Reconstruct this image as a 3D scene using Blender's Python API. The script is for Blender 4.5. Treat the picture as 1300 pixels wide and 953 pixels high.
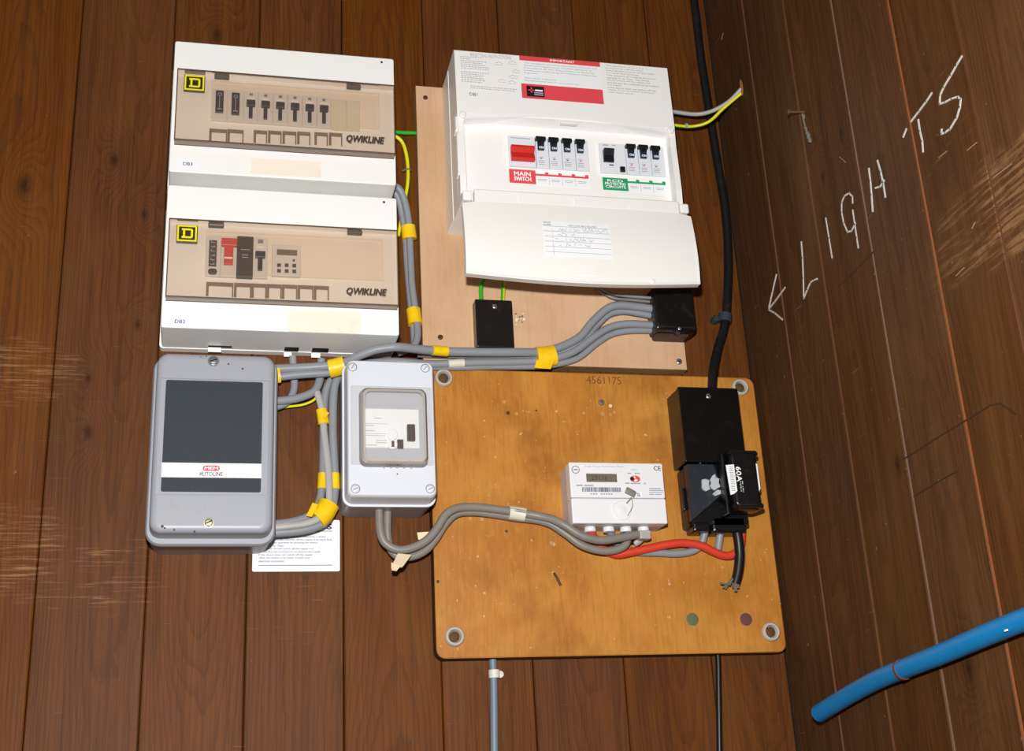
import bpy, bmesh, math, random
import numpy as np
from mathutils import Vector, Matrix
random.seed(7)
S = bpy.context.scene
COL = S.collection
for o in list(bpy.data.objects):
    bpy.data.objects.remove(o)

# ------------------------------------------------------------------ camera, world, flash, exposure
# millimetre frame: x to the right along the back wall, d out of the back wall, z above the camera height (1500 mm above the floor)
FPX, CX, CY, DCAM = 1663.07, 650.0, 432.0, 1500.0
RM = np.array([[0.9740993, 0.0346645, 0.2234478],
               [-0.22046399, 0.36524267, 0.90442988],
               [-0.05026106, -0.93026672, 0.36342491]])
cam_d = bpy.data.cameras.new('camera')
cam = bpy.data.objects.new('camera', cam_d)
COL.objects.link(cam)
cam_d.sensor_width = 36.0
cam_d.lens = FPX / 1300.0 * 36.0
cam_d.shift_y = -44.5 / 1300.0
cam_d.clip_start = 0.02
cm = Matrix([[RM[i][0], -RM[i][1], -RM[i][2]] for i in range(3)]).to_4x4()
cm.translation = (0, -DCAM / 1000, 1.5)
cam.matrix_world = cm
S.camera = cam

w = bpy.data.worlds.new('world')
S.world = w
w.use_nodes = True
w.node_tree.nodes['Background'].inputs[0].default_value = (1.0, 0.93, 0.85, 1)
w.node_tree.nodes['Background'].inputs[1].default_value = 0.11

fl = bpy.data.lights.new('camera_flash', 'POINT')      # the flash on the camera's hot shoe
fl.shadow_soft_size = 0.022
fl.energy = 106.0
fl.color = (1.0, 0.985, 0.955)
flash = bpy.data.objects.new('camera_flash', fl)
COL.objects.link(flash)
flash.location = (-0.02, -1.5, 1.5 + 0.165)

S.view_settings.view_transform = 'Standard'
S.view_settings.look = 'None'
S.view_settings.gamma = 1.0
S.view_settings.use_curve_mapping = False
S.view_settings.exposure = 0.0

# ------------------------------------------------------------------ measuring helpers
def at(px, py, d):
    r = RM @ np.array([(px - CX) / FPX, (py - CY) / FPX, 1.0])
    t = (DCAM - d) / r[1]
    return float(r[0] * t), float(d), float(r[2] * t)
def atx(px, py, x):
    r = RM @ np.array([(px - CX) / FPX, (py - CY) / FPX, 1.0])
    t = x / r[0]
    return float(x), float(DCAM - r[1] * t), float(r[2] * t)
def rect(l, t, r, b, d):
    a = at(l, t, d); c = at(r, b, d)
    return a[0], c[0], c[2], a[2]           # x0, x1, z0, z1
def W(x, d, z):
    return Vector((x / 1000.0, -d / 1000.0, z / 1000.0 + 1.5))

# ------------------------------------------------------------------ materials
def lin(h):
    h = h.lstrip('#')
    return tuple(((c / 255) / 12.92 if c / 255 <= 0.04045 else ((c / 255 + 0.055) / 1.055) ** 2.4)
                 for c in (int(h[i:i + 2], 16) for i in (0, 2, 4))) + (1,)
class NT:
    def __init__(s, name):
        s.m = bpy.data.materials.new(name); s.m.use_nodes = True
        s.t = s.m.node_tree; s.n = s.t.nodes; s.l = s.t.links
        s.p = s.n['Principled BSDF']; s.out = s.n['Material Output']
    def node(s, k, **kw):
        q = s.n.new(k)
        for a, b in kw.items(): setattr(q, a, b)
        return q
    def link(s, a, b): s.l.new(a, b)
    def math(s, op, a, b=None, clamp=False):
        q = s.node('ShaderNodeMath', operation=op, use_clamp=clamp)
        for i, v in enumerate((a, b)):
            if v is None: continue
            if isinstance(v, (int, float)): q.inputs[i].default_value = v
            else: s.link(v, q.inputs[i])
        return q.outputs[0]
    def noise(s, vec, scale, detail=3, rough=0.55, dist=0.0):
        q = s.node('ShaderNodeTexNoise')
        q.inputs['Scale'].default_value = scale; q.inputs['Detail'].default_value = detail
        q.inputs['Roughness'].default_value = rough; q.inputs['Distortion'].default_value = dist
        if vec is not None: s.link(vec, q.inputs['Vector'])
        return q.outputs['Fac']
    def ramp(s, f, stops):
        q = s.node('ShaderNodeValToRGB'); e = q.color_ramp.elements
        while len(e) > 1: e.remove(e[-1])
        e[0].position = stops[0][0]; e[0].color = stops[0][1]
        for p, c in stops[1:]:
            k = e.new(p); k.color = c
        s.link(f, q.inputs[0]); return q.outputs[0]
    def step(s, f, a, b):
        q = s.node('ShaderNodeMapRange', interpolation_type='SMOOTHSTEP')
        s.link(f, q.inputs[0]); q.inputs[1].default_value = a; q.inputs[2].default_value = b
        return q.outputs[0]
    def mix(s, f, a, b, mode='MIX'):
        q = s.node('ShaderNodeMix', data_type='RGBA', blend_type=mode)
        for sock, v in ((q.inputs[0], f), (q.inputs[6], a), (q.inputs[7], b)):
            if isinstance(v, (int, float, tuple)): sock.default_value = v
            else: s.link(v, sock)
        return q.outputs[2]
    def mapv(s, vec, sc=(1, 1, 1), loc=(0, 0, 0), rot=(0, 0, 0)):
        q = s.node('ShaderNodeMapping')
        q.inputs['Scale'].default_value = sc; q.inputs['Location'].default_value = loc; q.inputs['Rotation'].default_value = rot
        s.link(vec, q.inputs['Vector']); return q.outputs[0]
    def bump(s, h, strength, dist=0.001):
        q = s.node('ShaderNodeBump'); q.inputs['Strength'].default_value = strength; q.inputs['Distance'].default_value = dist
        s.link(h, q.inputs['Height']); s.link(q.outputs[0], s.p.inputs['Normal'])

def plain(name, h, rough=0.45, metal=0.0, spec=0.4, var=0.05, vs=40.0, coat=0.0, bump=0.0):
    k = NT(name); c = lin(h)
    k.p.inputs['Roughness'].default_value = rough; k.p.inputs['Metallic'].default_value = metal
    k.p.inputs['Specular IOR Level'].default_value = spec; k.p.inputs['Coat Weight'].default_value = coat
    g = k.node('ShaderNodeNewGeometry')
    n = k.noise(g.outputs['Position'], vs, 4)
    lo = tuple(x * (1 - var) for x in c[:3]) + (1,); hi = tuple(min(1, x * (1 + var)) for x in c[:3]) + (1,)
    k.link(k.ramp(n, [(0.3, lo), (0.7, hi)]), k.p.inputs['Base Color'])
    if bump: k.bump(k.noise(g.outputs['Position'], 900, 2), bump, 0.0005)
    return k.m

def grimy(name, h, dirt='#6a5a48', rough=0.45, amt=0.35, vs=25.0, spec=0.4):
    k = NT(name)
    k.p.inputs['Roughness'].default_value = rough; k.p.inputs['Specular IOR Level'].default_value = spec
    g = k.node('ShaderNodeNewGeometry'); P_ = g.outputs['Position']
    m = k.step(k.noise(P_, vs, 6, 0.65), 0.52, 0.78)
    sp = k.step(k.noise(P_, 420, 2), 0.70, 0.76)
    f = k.math('MULTIPLY', k.math('MAXIMUM', m, sp), amt, True)
    k.link(k.mix(f, lin(h), lin(dirt)), k.p.inputs['Base Color'])
    return k.m

def clear(name, h, gloss=0.06, rough=0.08, haze=0.0):
    k = NT(name)
    t = k.node('ShaderNodeBsdfTransparent'); t.inputs[0].default_value = lin(h)
    g = k.node('ShaderNodeBsdfGlossy'); g.inputs['Roughness'].default_value = rough
    f = k.node('ShaderNodeFresnel'); f.inputs[0].default_value = 1.45
    m = k.node('ShaderNodeMixShader')
    k.link(k.math('MULTIPLY', f.outputs[0], 0.8), m.inputs[0]); k.link(t.outputs[0], m.inputs[1]); k.link(g.outputs[0], m.inputs[2])
    last = m.outputs[0]
    if haze:
        df = k.node('ShaderNodeBsdfDiffuse'); df.inputs[0].default_value = lin('#d8d2cc')
        m2 = k.node('ShaderNodeMixShader'); m2.inputs[0].default_value = haze
        k.link(last, m2.inputs[1]); k.link(df.outputs[0], m2.inputs[2]); last = m2.outputs[0]
    k.link(last, k.out.inputs[0])
    return k.m

def planks_mat(name, base, dark, light, side, wear, knots=(), sat_low=None):
    """stained softwood: cathedral grain that runs up each plank, knots, worn scratches with a shape of their own"""
    k = NT(name)
    tc = k.node('ShaderNodeTexCoord'); oi = k.node('ShaderNodeObjectInfo'); g = k.node('ShaderNodeNewGeometry')
    sx = k.node('ShaderNodeSeparateXYZ'); k.link(tc.outputs['Object'], sx.inputs[0])
    rnd = oi.outputs['Random']
    wpos = g.outputs['Position']; sw = k.node('ShaderNodeSeparateXYZ'); k.link(wpos, sw.inputs[0])
    across = sx.outputs['X'] if side == 'back' else sx.outputs['Y']
    wacross = sw.outputs['X'] if side == 'back' else sw.outputs['Y']
    up = sx.outputs['Z']
    off = k.math('MULTIPLY', k.math('SUBTRACT', rnd, 0.5), 0.045)
    u = k.math('DIVIDE', k.math('ADD', across, off), 0.055)
    u2 = k.math('MULTIPLY', u, u)
    sgn = k.math('SUBTRACT', k.math('MULTIPLY', k.math('GREATER_THAN', rnd, 0.35), 2.0), 1.0)
    # low frequency wander of the rings
    cv = k.node('ShaderNodeCombineXYZ')
    k.link(k.math('MULTIPLY', across, 9.0), cv.inputs[0]); k.link(k.math('MULTIPLY', up, 2.2), cv.inputs[2]); k.link(k.math('MULTIPLY', rnd, 37.0), cv.inputs[1])
    wander = k.math('ADD', k.math('MULTIPLY', k.noise(cv.outputs[0], 1.0, 2), 9.0), k.math('MULTIPLY', k.noise(k.mapv(wpos, (60, 60, 22)), 1.0, 3), 1.1))
    f = k.math('ADD', k.math('MULTIPLY', u2, 6.5), k.math('MULTIPLY', k.math('MULTIPLY', up, sgn), 9.0))
    f = k.math('ADD', f, wander)
    kn_mask = None
    for (kx, kz, kr) in knots:
        dx = k.math('DIVIDE', k.math('SUBTRACT', wacross, kx), kr); dz = k.math('DIVIDE', k.math('SUBTRACT', sw.outputs['Z'], kz), kr * 1.9)
        d2 = k.math('ADD', k.math('MULTIPLY', dx, dx), k.math('MULTIPLY', dz, dz))
        e = k.math('POWER', 2.718, k.math('MULTIPLY', d2, -0.35))
        f = k.math('ADD', f, k.math('MULTIPLY', e, 6.0))
        core = k.math('POWER', 2.718, k.math('MULTIPLY', d2, -5.0))
        kn_mask = core if kn_mask is None else k.math('MAXIMUM', kn_mask, core)
    saw = k.math('FRACT', f)
    line = k.ramp(saw, [(0.0, (0, 0, 0, 1)), (0.55, (0.25, 0.25, 0.25, 1)), (0.9, (1, 1, 1, 1)), (1.0, (0, 0, 0, 1))])
    fib = k.noise(k.mapv(wpos, (420, 420, 9)), 1.0, 3, 0.6)
    mot = k.noise(k.mapv(wpos, (9, 9, 3.0)), 1.0, 4, 0.6)
    c = k.mix(k.math('MULTIPLY', line, 0.42), lin(base), lin(dark))
    c = k.mix(k.math('MULTIPLY', k.step(fib, 0.42, 0.72), 0.5), c, lin(dark))
    strk = k.noise(k.mapv(wpos, (95, 95, 2.6), (2, 6, 3)), 1.0, 4, 0.65, 0.3)
    c = k.mix(k.math('MULTIPLY', k.step(strk, 0.46, 0.72), 0.5), c, lin(dark))
    c = k.mix(k.math('MULTIPLY', k.step(strk, 0.48, 0.25), 0.30), c, lin(light))
    gr = k.noise(k.mapv(wpos, (700, 700, 260), (1, 2, 3)), 1.0, 2, 0.6)
    c = k.mix(k.math('MULTIPLY', k.step(gr, 0.55, 0.8), 0.22), c, lin(light))
    c = k.mix(k.math('MULTIPLY', k.step(mot, 0.48, 0.75), 0.45), c, lin(light))
    dark2 = k.noise(k.mapv(wpos, (5, 5, 2.0), (3, 1, 7)), 1.0, 3, 0.6)
    c = k.mix(k.math('MULTIPLY', k.step(dark2, 0.52, 0.75), 0.35), c, lin(dark))
    if kn_mask is not None:
        c = k.mix(k.math('MULTIPLY', kn_mask, 0.8, True), c, lin('#24120a'))
    hv = k.node('ShaderNodeHueSaturation')
    k.link(k.math('ADD', k.math('MULTIPLY', rnd, 0.22), 0.95), hv.inputs['Value'])
    k.link(k.math('ADD', k.math('MULTIPLY', k.math('FRACT', k.math('MULTIPLY', rnd, 7.3)), 0.10), 1.0), hv.inputs['Saturation'])
    k.link(c, hv.inputs['Color']); c = hv.outputs[0]
    # worn stain: scratches down to pale wood inside a few patches
    sv = k.mapv(wpos, (14, 14, 330)) if side == 'back' else k.mapv(wpos, (14, 14, 210))
    scr = k.noise(sv, 1.0, 5, 0.7)
    br = k.noise(k.mapv(wpos, (22, 22, 22)), 1.0, 5, 0.65)
    for (px, pz, ra, rz, amt, thr) in wear:
        dx = k.math('DIVIDE', k.math('SUBTRACT', wacross, px), ra); dz = k.math('DIVIDE', k.math('SUBTRACT', sw.outputs['Z'], pz), rz)
        d2 = k.math('ADD', k.math('MULTIPLY', dx, dx), k.math('MULTIPLY', dz, dz))
        blob = k.step(k.math('ADD', d2, k.math('MULTIPLY', k.math('SUBTRACT', br, 0.5), 2.2)), 1.15, 0.25)
        msk = k.math('MULTIPLY', k.math('MULTIPLY', blob, k.step(scr, thr, thr + 0.2)), amt, True)
        c = k.mix(msk, c, lin('#99744a'))
    # sparse pale specks and hairline marks all over
    sp = k.math('MULTIPLY', k.step(k.noise(k.mapv(wpos, (1, 1, 1), (5, 2, 1)), 150, 2), 0.73, 0.80), 0.35)
    ln = k.math('MULTIPLY', k.step(k.noise(k.mapv(wpos, (16, 16, 500), (1, 4, 2)), 1.0, 2), 0.735, 0.78), 0.40)
    c = k.mix(k.math('MAXIMUM', sp, ln), c, lin('#a89480'))
    k.link(c, k.p.inputs['Base Color'])
    k.p.inputs['Roughness'].default_value = 0.58; k.p.inputs['Specular IOR Level'].default_value = 0.16
    k.bump(k.math('ADD', k.math('MULTIPLY', line, -0.6), fib), 0.25, 0.0006)
    return k.m

def plywood(name, base, dark, light, grain=(260, 260, 14), blot=6.0, specks=0.6, stain=0.5, rough=0.45, spec=0.35, fl=(0.35, 0.4), ss=11.0):
    k = NT(name); g = k.node('ShaderNodeNewGeometry'); P_ = g.outputs['Position']
    fine = k.noise(k.mapv(P_, grain), 1.0, 3, 0.6)
    mot = k.noise(k.mapv(P_, (blot, blot, blot * 0.8)), 1.0, 5, 0.6, 0.4)
    flame = k.noise(k.mapv(P_, (110, 110, 30)), 1.0, 4, 0.65, 1.2)
    c = k.mix(k.step(mot, 0.35, 0.70), lin(base), lin(light))
    c = k.mix(k.math('MULTIPLY', k.step(flame, 0.45, 0.7), fl[0]), c, lin(light))
    c = k.mix(k.math('MULTIPLY', k.step(fine, 0.45, 0.75), fl[1]), c, lin(dark))
    st = k.noise(k.mapv(P_, (ss, ss, ss * .8), (2.3, 0, 5.1)), 1.0, 5, 0.65)
    c = k.mix(k.math('MULTIPLY', k.step(st, 0.54, 0.78), stain), c, lin(dark))
    sp = k.step(k.noise(P_, 150, 2), 0.71, 0.76)
    c = k.mix(k.math('MULTIPLY', sp, specks), c, lin('#e2cdb0'))
    k.link(c, k.p.inputs['Base Color'])
    k.p.inputs['Roughness'].default_value = rough; k.p.inputs['Specular IOR Level'].default_value = spec
    k.bump(fine, 0.08, 0.0004)
    return k.m

M = {}
def zt(z): return z / 1000.0 + 1.5
bk = lambda px, py: (at(px, py, 0)[0] / 1000, zt(at(px, py, 0)[2]))
rk = lambda px, py: (-atx(px, py, 690)[1] / 1000, zt(atx(px, py, 690)[2]))
def wl(f, px, py, a, b, amt, thr):
    p = f(px, py); return (p[0], p[1], a, b, amt, thr)
M['planks'] = planks_mat('stained planks', '#643a1b', '#3b200f', '#744b26', 'back',
    [wl(bk, 30, 470, 0.07, 0.045, 0.75, 0.47), wl(bk, 110, 725, 0.115, 0.05, 0.85, 0.53), wl(bk, 20, 700, 0.05, 0.06, 0.75, 0.47),
     wl(bk, 90, 570, 0.10, 0.08, 0.4, 0.60), wl(bk, 380, 770, 0.09, 0.05, 0.5, 0.58)],
    [bk(145, 203) + (0.011,), bk(183, 272) + (0.008,), bk(175, 412) + (0.007,), bk(112, 548) + (0.011,), bk(30, 235) + (0.016,),
     bk(276, 44) + (0.011,), bk(112, 480) + (0.008,)])
M['planks_side'] = planks_mat('stained side planks', '#573720', '#33200f', '#66492e', 'side',
    [wl(rk, 1300, 240, 0.10, 0.06, 0.6, 0.44), wl(rk, 1225, 300, 0.075, 0.045, 0.4, 0.48), wl(rk, 1200, 195, 0.06, 0.05, 0.5, 0.58), wl(rk, 1150, 420, 0.16, 0.12, 0.3, 0.62)],
    [rk(1140, 590) + (0.012,), rk(1045, 225) + (0.009,), rk(1068, 170) + (0.010,), rk(1230, 850) + (0.012,)])
for i_, h_ in enumerate(('#8a5b42', '#754a28', '#80685a', '#98552e', '#5c3820')): M['tongue%d' % i_] = grimy('bare plank tongue %d' % i_, h_, '#4a2a16', 0.6, 0.5, 60)
M['backing'] = plain('dark void behind planks', '#1c110a', 0.9)
M['pale_ply'] = plywood('pale plywood', '#c69f7b', '#a67d58', '#d6b291', (200, 200, 10), 5.0, 0.0, 0.22, 0.6, 0.2, (0.25, 0.18))
M['pale_edge'] = plywood('pale plywood edge', '#9a7450', '#543722', '#ad8862', (30, 30, 600), 5.0, 0.0, 0.5, 0.8, 0.1)
M['orange_ply'] = plywood('orange varnished plywood', '#aa6b27', '#734613', '#c4883a', (420, 420, 26), 9.0, 0.5, 0.8, 0.42, 0.3, (0.4, 0.26), 6.0)
M['orange_edge'] = plain('dark varnished edge', '#3a210f', 0.6)
M['white_metal'] = plain('white enamel', '#f0f0ee', 0.35, var=0.015, vs=8)
M['white_plastic'] = plain('white plastic', '#ecebe8', 0.38, var=0.012, vs=8)
M['white_shell'] = plain('white moulded shell', '#efeeec', 0.4, var=0.012, vs=8)
M['cream'] = plain('cream plastic', '#eae2d6', 0.5, var=0.02)
M['blank'] = plain('blanking strip', '#d9d6c0', 0.5, var=0.03)
M['sticker_white'] = plain('white sticker', '#eff1f4', 0.5, var=0.01)
M['sticker_cream'] = grimy('aged cream sticker', '#f1e6d6', '#c9a77c', 0.5, 0.25, 30)
M['ink'] = plain('blue black ink', '#4a5068', 0.6)
M['ink_grey'] = plain('grey print', '#80838c', 0.6)
M['ink_soft'] = plain('soft grey print', '#a2a5ad', 0.6)
M['ink_blue'] = plain('navy print', '#2b3c78', 0.6)
M['ink_brown'] = plain('dark brown print', '#4a3a30', 0.5)
M['tint'] = clear('smoked clear plastic', '#e9ddd2', 0.06, 0.06, 0.06)
M['tint_rim'] = plain('smoked plastic edge', '#5a4636', 0.3)
M['tint_lip'] = clear('smoked clear lip', '#c8b29c', 0.06, 0.1, 0.10)
M['clearp'] = clear('clear polycarbonate', '#f3f2f1', 0.06, 0.07, 0.06)
M['clear_rim'] = clear('clear polycarbonate edge', '#faf5f2', 0.06, 0.07, 0.38)
M['frost'] = clear('frosted legend holder', '#d8cdc4', 0.02, 0.4, 0.08)
M['tab'] = clear('smoked hinge tab', '#8d7868', 0.03, 0.3, 0.12)
M['breaker'] = plain('grey breaker body', '#d9d8d6', 0.4, var=0.02)
M['breaker_light'] = plain('light breaker body', '#dfe2ea', 0.4, var=0.02)
M['toggle'] = plain('black brown toggle', '#34271f', 0.35)
M['toggle_black'] = plain('black toggle', '#16191d', 0.3)
M['toggle_blue'] = plain('dark blue toggle face', '#16263f', 0.35)
M['brown_block'] = plain('dark brown block', '#40332a', 0.45)
M['red_switch'] = plain('red switch', '#c8281e', 0.35)
M['red_switch2'] = plain('coral red switch', '#cf4638', 0.4)
M['label_red'] = plain('red label', '#e04a52', 0.5, var=0.02)
M['label_green'] = plain('green label', '#1c9a63', 0.5, var=0.02)
M['white_ink'] = plain('white print', '#f4f4f4', 0.5, var=0.01)
M['black_ink'] = plain('black print', '#17181c', 0.5)
M['yellow_badge'] = plain('yellow badge', '#e8d91e', 0.4)
M['badge_dark'] = plain('dark badge', '#2f2a10', 0.45)
M['lcd'] = plain('grey liquid crystal display', '#7a6a52', 0.25)
M['lcd_dim'] = plain('dim liquid crystal display', '#6d675c', 0.2)
M['dark_btn'] = plain('dark rubber key', '#4a4038', 0.6)
M['grey_paint'] = grimy('grey hammer paint', '#9a9da6', '#8d7355', 0.38, 0.16, 60)
M['slate'] = plain('slate label', '#33393f', 0.6, spec=0.2, var=0.06, vs=300)
M['lid_grey'] = plain('pale grey plastic', '#d0d4dd', 0.4, var=0.015)
M['base_grey'] = plain('mid grey plastic', '#92949a', 0.35, var=0.05)
M['meter_case'] = plain('meter case', '#e2e2e6', 0.45, var=0.015)
M['meter_side'] = plain('meter base', '#c9bdbb', 0.5, var=0.03)
M['terminal'] = plain('white terminal collar', '#dfe3e8', 0.35)
M['steel'] = plain('bright steel', '#b9bcc0', 0.28, 0.9, 0.5)
M['brass'] = plain('dull brass steel', '#b8b48c', 0.35, 0.8, 0.5)
M['rust'] = plain('rusty screw', '#5c4026', 0.7, 0.3)
M['porcelain'] = grimy('glazed porcelain', '#b9b4a9', '#8d8272', 0.25, 0.35, 90, 0.6)
M['black_case'] = grimy('black bakelite', '#0e0e10', '#4a4843', 0.28, 0.22, 50, 0.5)
M['black_paint'] = grimy('black painted tin', '#0a0a0b', '#3a3a3a', 0.24, 0.16, 40, 0.5)
M['black_plate'] = grimy('blue black plate', '#20262e', '#5a6068', 0.32, 0.25, 60, 0.5)
M['cable_grey'] = grimy('grey sheath', '#888c93', '#6c6458', 0.42, 0.3, 30)
M['cable_brown'] = grimy('aged grey sheath', '#827d77', '#5d5042', 0.42, 0.35, 30)
M['cable_pale'] = grimy('pale grey sheath', '#a7a5a4', '#7a7268', 0.42, 0.3, 30)
M['cable_blue'] = plain('blue grey sheath', '#6f808e', 0.45)
M['cable_black'] = grimy('black armoured sheath', '#141517', '#5a5a5a', 0.38, 0.14, 60)
M['cable_red'] = plain('red sheath', '#d2402c', 0.38)
M['tape_yellow'] = plain('yellow tape', '#f0c412', 0.4, var=0.10, vs=90)
M['tape_white'] = grimy('white tape', '#d9d3c6', '#a8987c', 0.5, 0.3, 70)
M['tape_beige'] = grimy('yellowed tape', '#e2cfae', '#a8834f', 0.55, 0.4, 60)
M['earth_green'] = plain('green insulation', '#35a52b', 0.35)
M['earth_yellow'] = plain('yellow insulation', '#dfd318', 0.35)
M['blue_pipe'] = plain('blue pipe', '#0a7ab8', 0.38, var=0.04, vs=12)
M['copper'] = plain('copper brown band', '#6d4430', 0.5, 0.2)
M['raw_wood'] = plain('splintered raw wood', '#b2763c', 0.8, var=0.2, vs=300)
M['chalk'] = plain('white chalk', '#c9c2bb', 0.95, var=0.12, vs=500)
M['scratch_dark'] = plain('dark scratch', '#34200f', 0.8)
M['scratch_pale'] = plain('pale scratch', '#92755a', 0.9, var=0.2, vs=300)
M['paper'] = plain('white notice card', '#e4e7ec', 0.55, var=0.02)
M['torn'] = grimy('torn paper residue', '#b4b8be', '#4a4c50', 0.7, 0.8, 160)
M['dust'] = plain('grey dust clot', '#6e665c', 0.95, var=0.2, vs=400)
M['green_plug'] = grimy('green plug', '#5a6648', '#3b3a28', 0.6, 0.4, 200)
M['maroon_plug'] = grimy('maroon plug', '#643a3c', '#402420', 0.6, 0.4, 200)
M['pencil'] = plain('pencil mark', '#74491a', 0.8)
M['filler'] = plain('wood filler', '#bb8a52', 0.8, var=0.15, vs=300)
M['hole'] = plain('dark hole', '#120c08', 0.9)
M['floor'] = plain('dusty concrete', '#6e675e', 0.9, var=0.15, vs=6)

# ------------------------------------------------------------------ mesh and object helpers (millimetre input)
class MB:
    def __init__(s): s.v = []; s.f = []; s.mi = []
    def add(s, verts, faces, mi=0):
        o = len(s.v); s.v += verts; s.f += [tuple(i + o for i in f) for f in faces]; s.mi += [mi] * len(faces)
        return s
    def loft(s, loops, cap0=True, cap1=True, mi=0, closed=False):
        n = len(loops[0]); o = len(s.v)
        for L in loops: s.v += list(L)
        for a in range(len(loops) - 1 + (1 if closed else 0)):
            b = (a + 1) % len(loops)
            for i in range(n):
                j = (i + 1) % n
                s.f.append((o + a * n + i, o + a * n + j, o + b * n + j, o + b * n + i)); s.mi.append(mi)
        if cap0 and not closed: s.f.append(tuple(o + i for i in range(n))[::-1]); s.mi.append(mi)
        if cap1 and not closed: s.f.append(tuple(o + (len(loops) - 1) * n + i for i in range(n))); s.mi.append(mi)
        return s
    def box(s, x0, x1, d0, d1, z0, z1, mi=0, b=0.0):
        if b <= 0:
            return s.loft([[(x0, d, z0), (x1, d, z0), (x1, d, z1), (x0, d, z1)] for d in (d0, d1)], mi=mi)
        return s.rbox([(x0, x1, z0, z1, b, d0), (x0, x1, z0, z1, b, d1 - b), (x0 + b * .3, x1 - b * .3, z0 + b * .3, z1 - b * .3, b * .8, d1 - b * .3),
                       (x0 + b, x1 - b, z0 + b, z1 - b, b * .5, d1)], 2, mi)
    def rbox(s, specs, n=4, mi=0, cap0=True, cap1=True):
        return s.loft([rloop(*q, n=n) for q in specs], cap0, cap1, mi)
    def lathe(s, x, z, prof, n=20, mi=0, axis='d', d=0):
        loops = []
        for r, h in prof:
            L = []
            for i in range(n):
                a = 2 * math.pi * i / n
                if axis == 'd': L.append((x + r * math.cos(a), h, z + r * math.sin(a)))
                elif axis == 'z': L.append((x + r * math.cos(a), d - r * math.sin(a), h))
                else: L.append((h, d + r * math.cos(a), z + r * math.sin(a)))
            loops.append(L)
        return s.loft(loops, mi=mi)
    def sweep(s, pts, ra, rb=None, n=12, sub=6, mi=0, stripe=None, smooth=True, up=None):
        rb = ra if rb is None else rb
        p = [Vector(q) for q in pts]
        if smooth and len(p) > 2:
            o = []
            for i in range(len(p) - 1):
                a, b, c, e = p[max(i - 1, 0)], p[i], p[i + 1], p[min(i + 2, len(p) - 1)]
                for k in range(sub):
                    t = k / sub
                    o.append(0.5 * (2 * b + (c - a) * t + (2 * a - 5 * b + 4 * c - e) * t * t + (3 * b - a - 3 * c + e) * t ** 3))
            o.append(p[-1]); p = o
        U = Vector(up) if up else Vector((0, 1, 0)); loops = []
        for i, q in enumerate(p):
            t = (p[min(i + 1, len(p) - 1)] - p[max(i - 1, 0)]).normalized()
            nn = t.cross(U)
            if nn.length < 0.25: nn = t.cross(Vector((0.3, 0.2, 1)))
            nn.normalize(); bb = nn.cross(t).normalized()
            loops.append([tuple(q + nn * (ra * math.cos(2 * math.pi * k / n)) + bb * (rb * math.sin(2 * math.pi * k / n))) for k in range(n)])
        o0 = len(s.f); s.loft(loops, mi=mi)
        if stripe:
            for fi in range(o0, len(s.f) - 2):
                if ((fi - o0) % n) in stripe: s.mi[fi] = 1
        return s
    def prism(s, poly, d0, d1, mi=0):
        return s.loft([[(x, d, z) for x, z in poly] for d in (d0, d1)], mi=mi)
    def prism_x(s, poly, x0, x1, mi=0):
        return s.loft([[(x, d, z) for d, z in poly] for x in (x0, x1)], mi=mi)
    def stroke(s, pts, wd, d0, d1, plane='back', mi=0):
        """flat line of width wd along a list of in-plane points"""
        L = [Vector(q) for q in pts]
        for i in range(len(L) - 1):
            a, b = L[i], L[i + 1]; t = (b - a)
            if t.length < 1e-6: continue
            t.normalize(); nrm = Vector((-t.y, t.x)) * wd / 2; a2 = a - t * wd * .3; b2 = b + t * wd * .3
            q = [a2 + nrm, b2 + nrm, b2 - nrm, a2 - nrm]
            if plane == 'back': s.prism([(v.x, v.y) for v in q], d0, d1, mi)
            else: s.loft([[(x, v.x, v.y) for v in q] for x in (d0, d1)], mi=mi)
        return s

def rloop(x0, x1, z0, z1, r, d, n=4):
    L = []
    r = max(0.01, min(r, (x1 - x0) / 2 - .01, (z1 - z0) / 2 - .01))
    for cx, cz, a0 in ((x1 - r, z0 + r, -90), (x1 - r, z1 - r, 0), (x0 + r, z1 - r, 90), (x0 + r, z0 + r, 180)):
        for k in range(n + 1):
            a = math.radians(a0 + 90 * k / n); L.append((cx + r * math.cos(a), d, cz + r * math.sin(a)))
    return L

WL = {}
def place(o, loc, parent):
    WL[o.name] = loc
    if parent is not None:
        o.parent = parent; o.location = loc - WL[parent.name]
    else: o.location = loc
def obj(name, mb, mat, parent=None, smooth=False, origin=None):
    """one mesh object; origin at the centre of its own box"""
    v = [W(*q) for q in mb.v]
    if origin is None:
        lo = Vector([min(q[i] for q in v) for i in range(3)]); hi = Vector([max(q[i] for q in v) for i in range(3)]); c = (lo + hi) / 2
    else: c = W(*origin)
    me = bpy.data.meshes.new(name)
    me.from_pydata([q - c for q in v], [], mb.f); 
    mats = mat if isinstance(mat, (list, tuple)) else [mat]
    for m in mats: me.materials.append(M[m])
    me.polygons.foreach_set('material_index', mb.mi)
    bm = bmesh.new(); bm.from_mesh(me); bmesh.ops.recalc_face_normals(bm, faces=bm.faces); bm.to_mesh(me); bm.free()
    if smooth:
        me.polygons.foreach_set('use_smooth', [True] * len(me.polygons))
        try: me.set_sharp_from_angle(angle=math.radians(38))
        except Exception: pass
    o = bpy.data.objects.new(name, me); COL.objects.link(o); place(o, c, parent)
    if smooth:
        wn = o.modifiers.new('weighted', 'WEIGHTED_NORMAL'); wn.keep_sharp = True; wn.weight = 80
    return o
def tag(o, label, cat, group=None):
    o['label'] = label; o['category'] = cat
    if group: o['group'] = group
    return o
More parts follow.
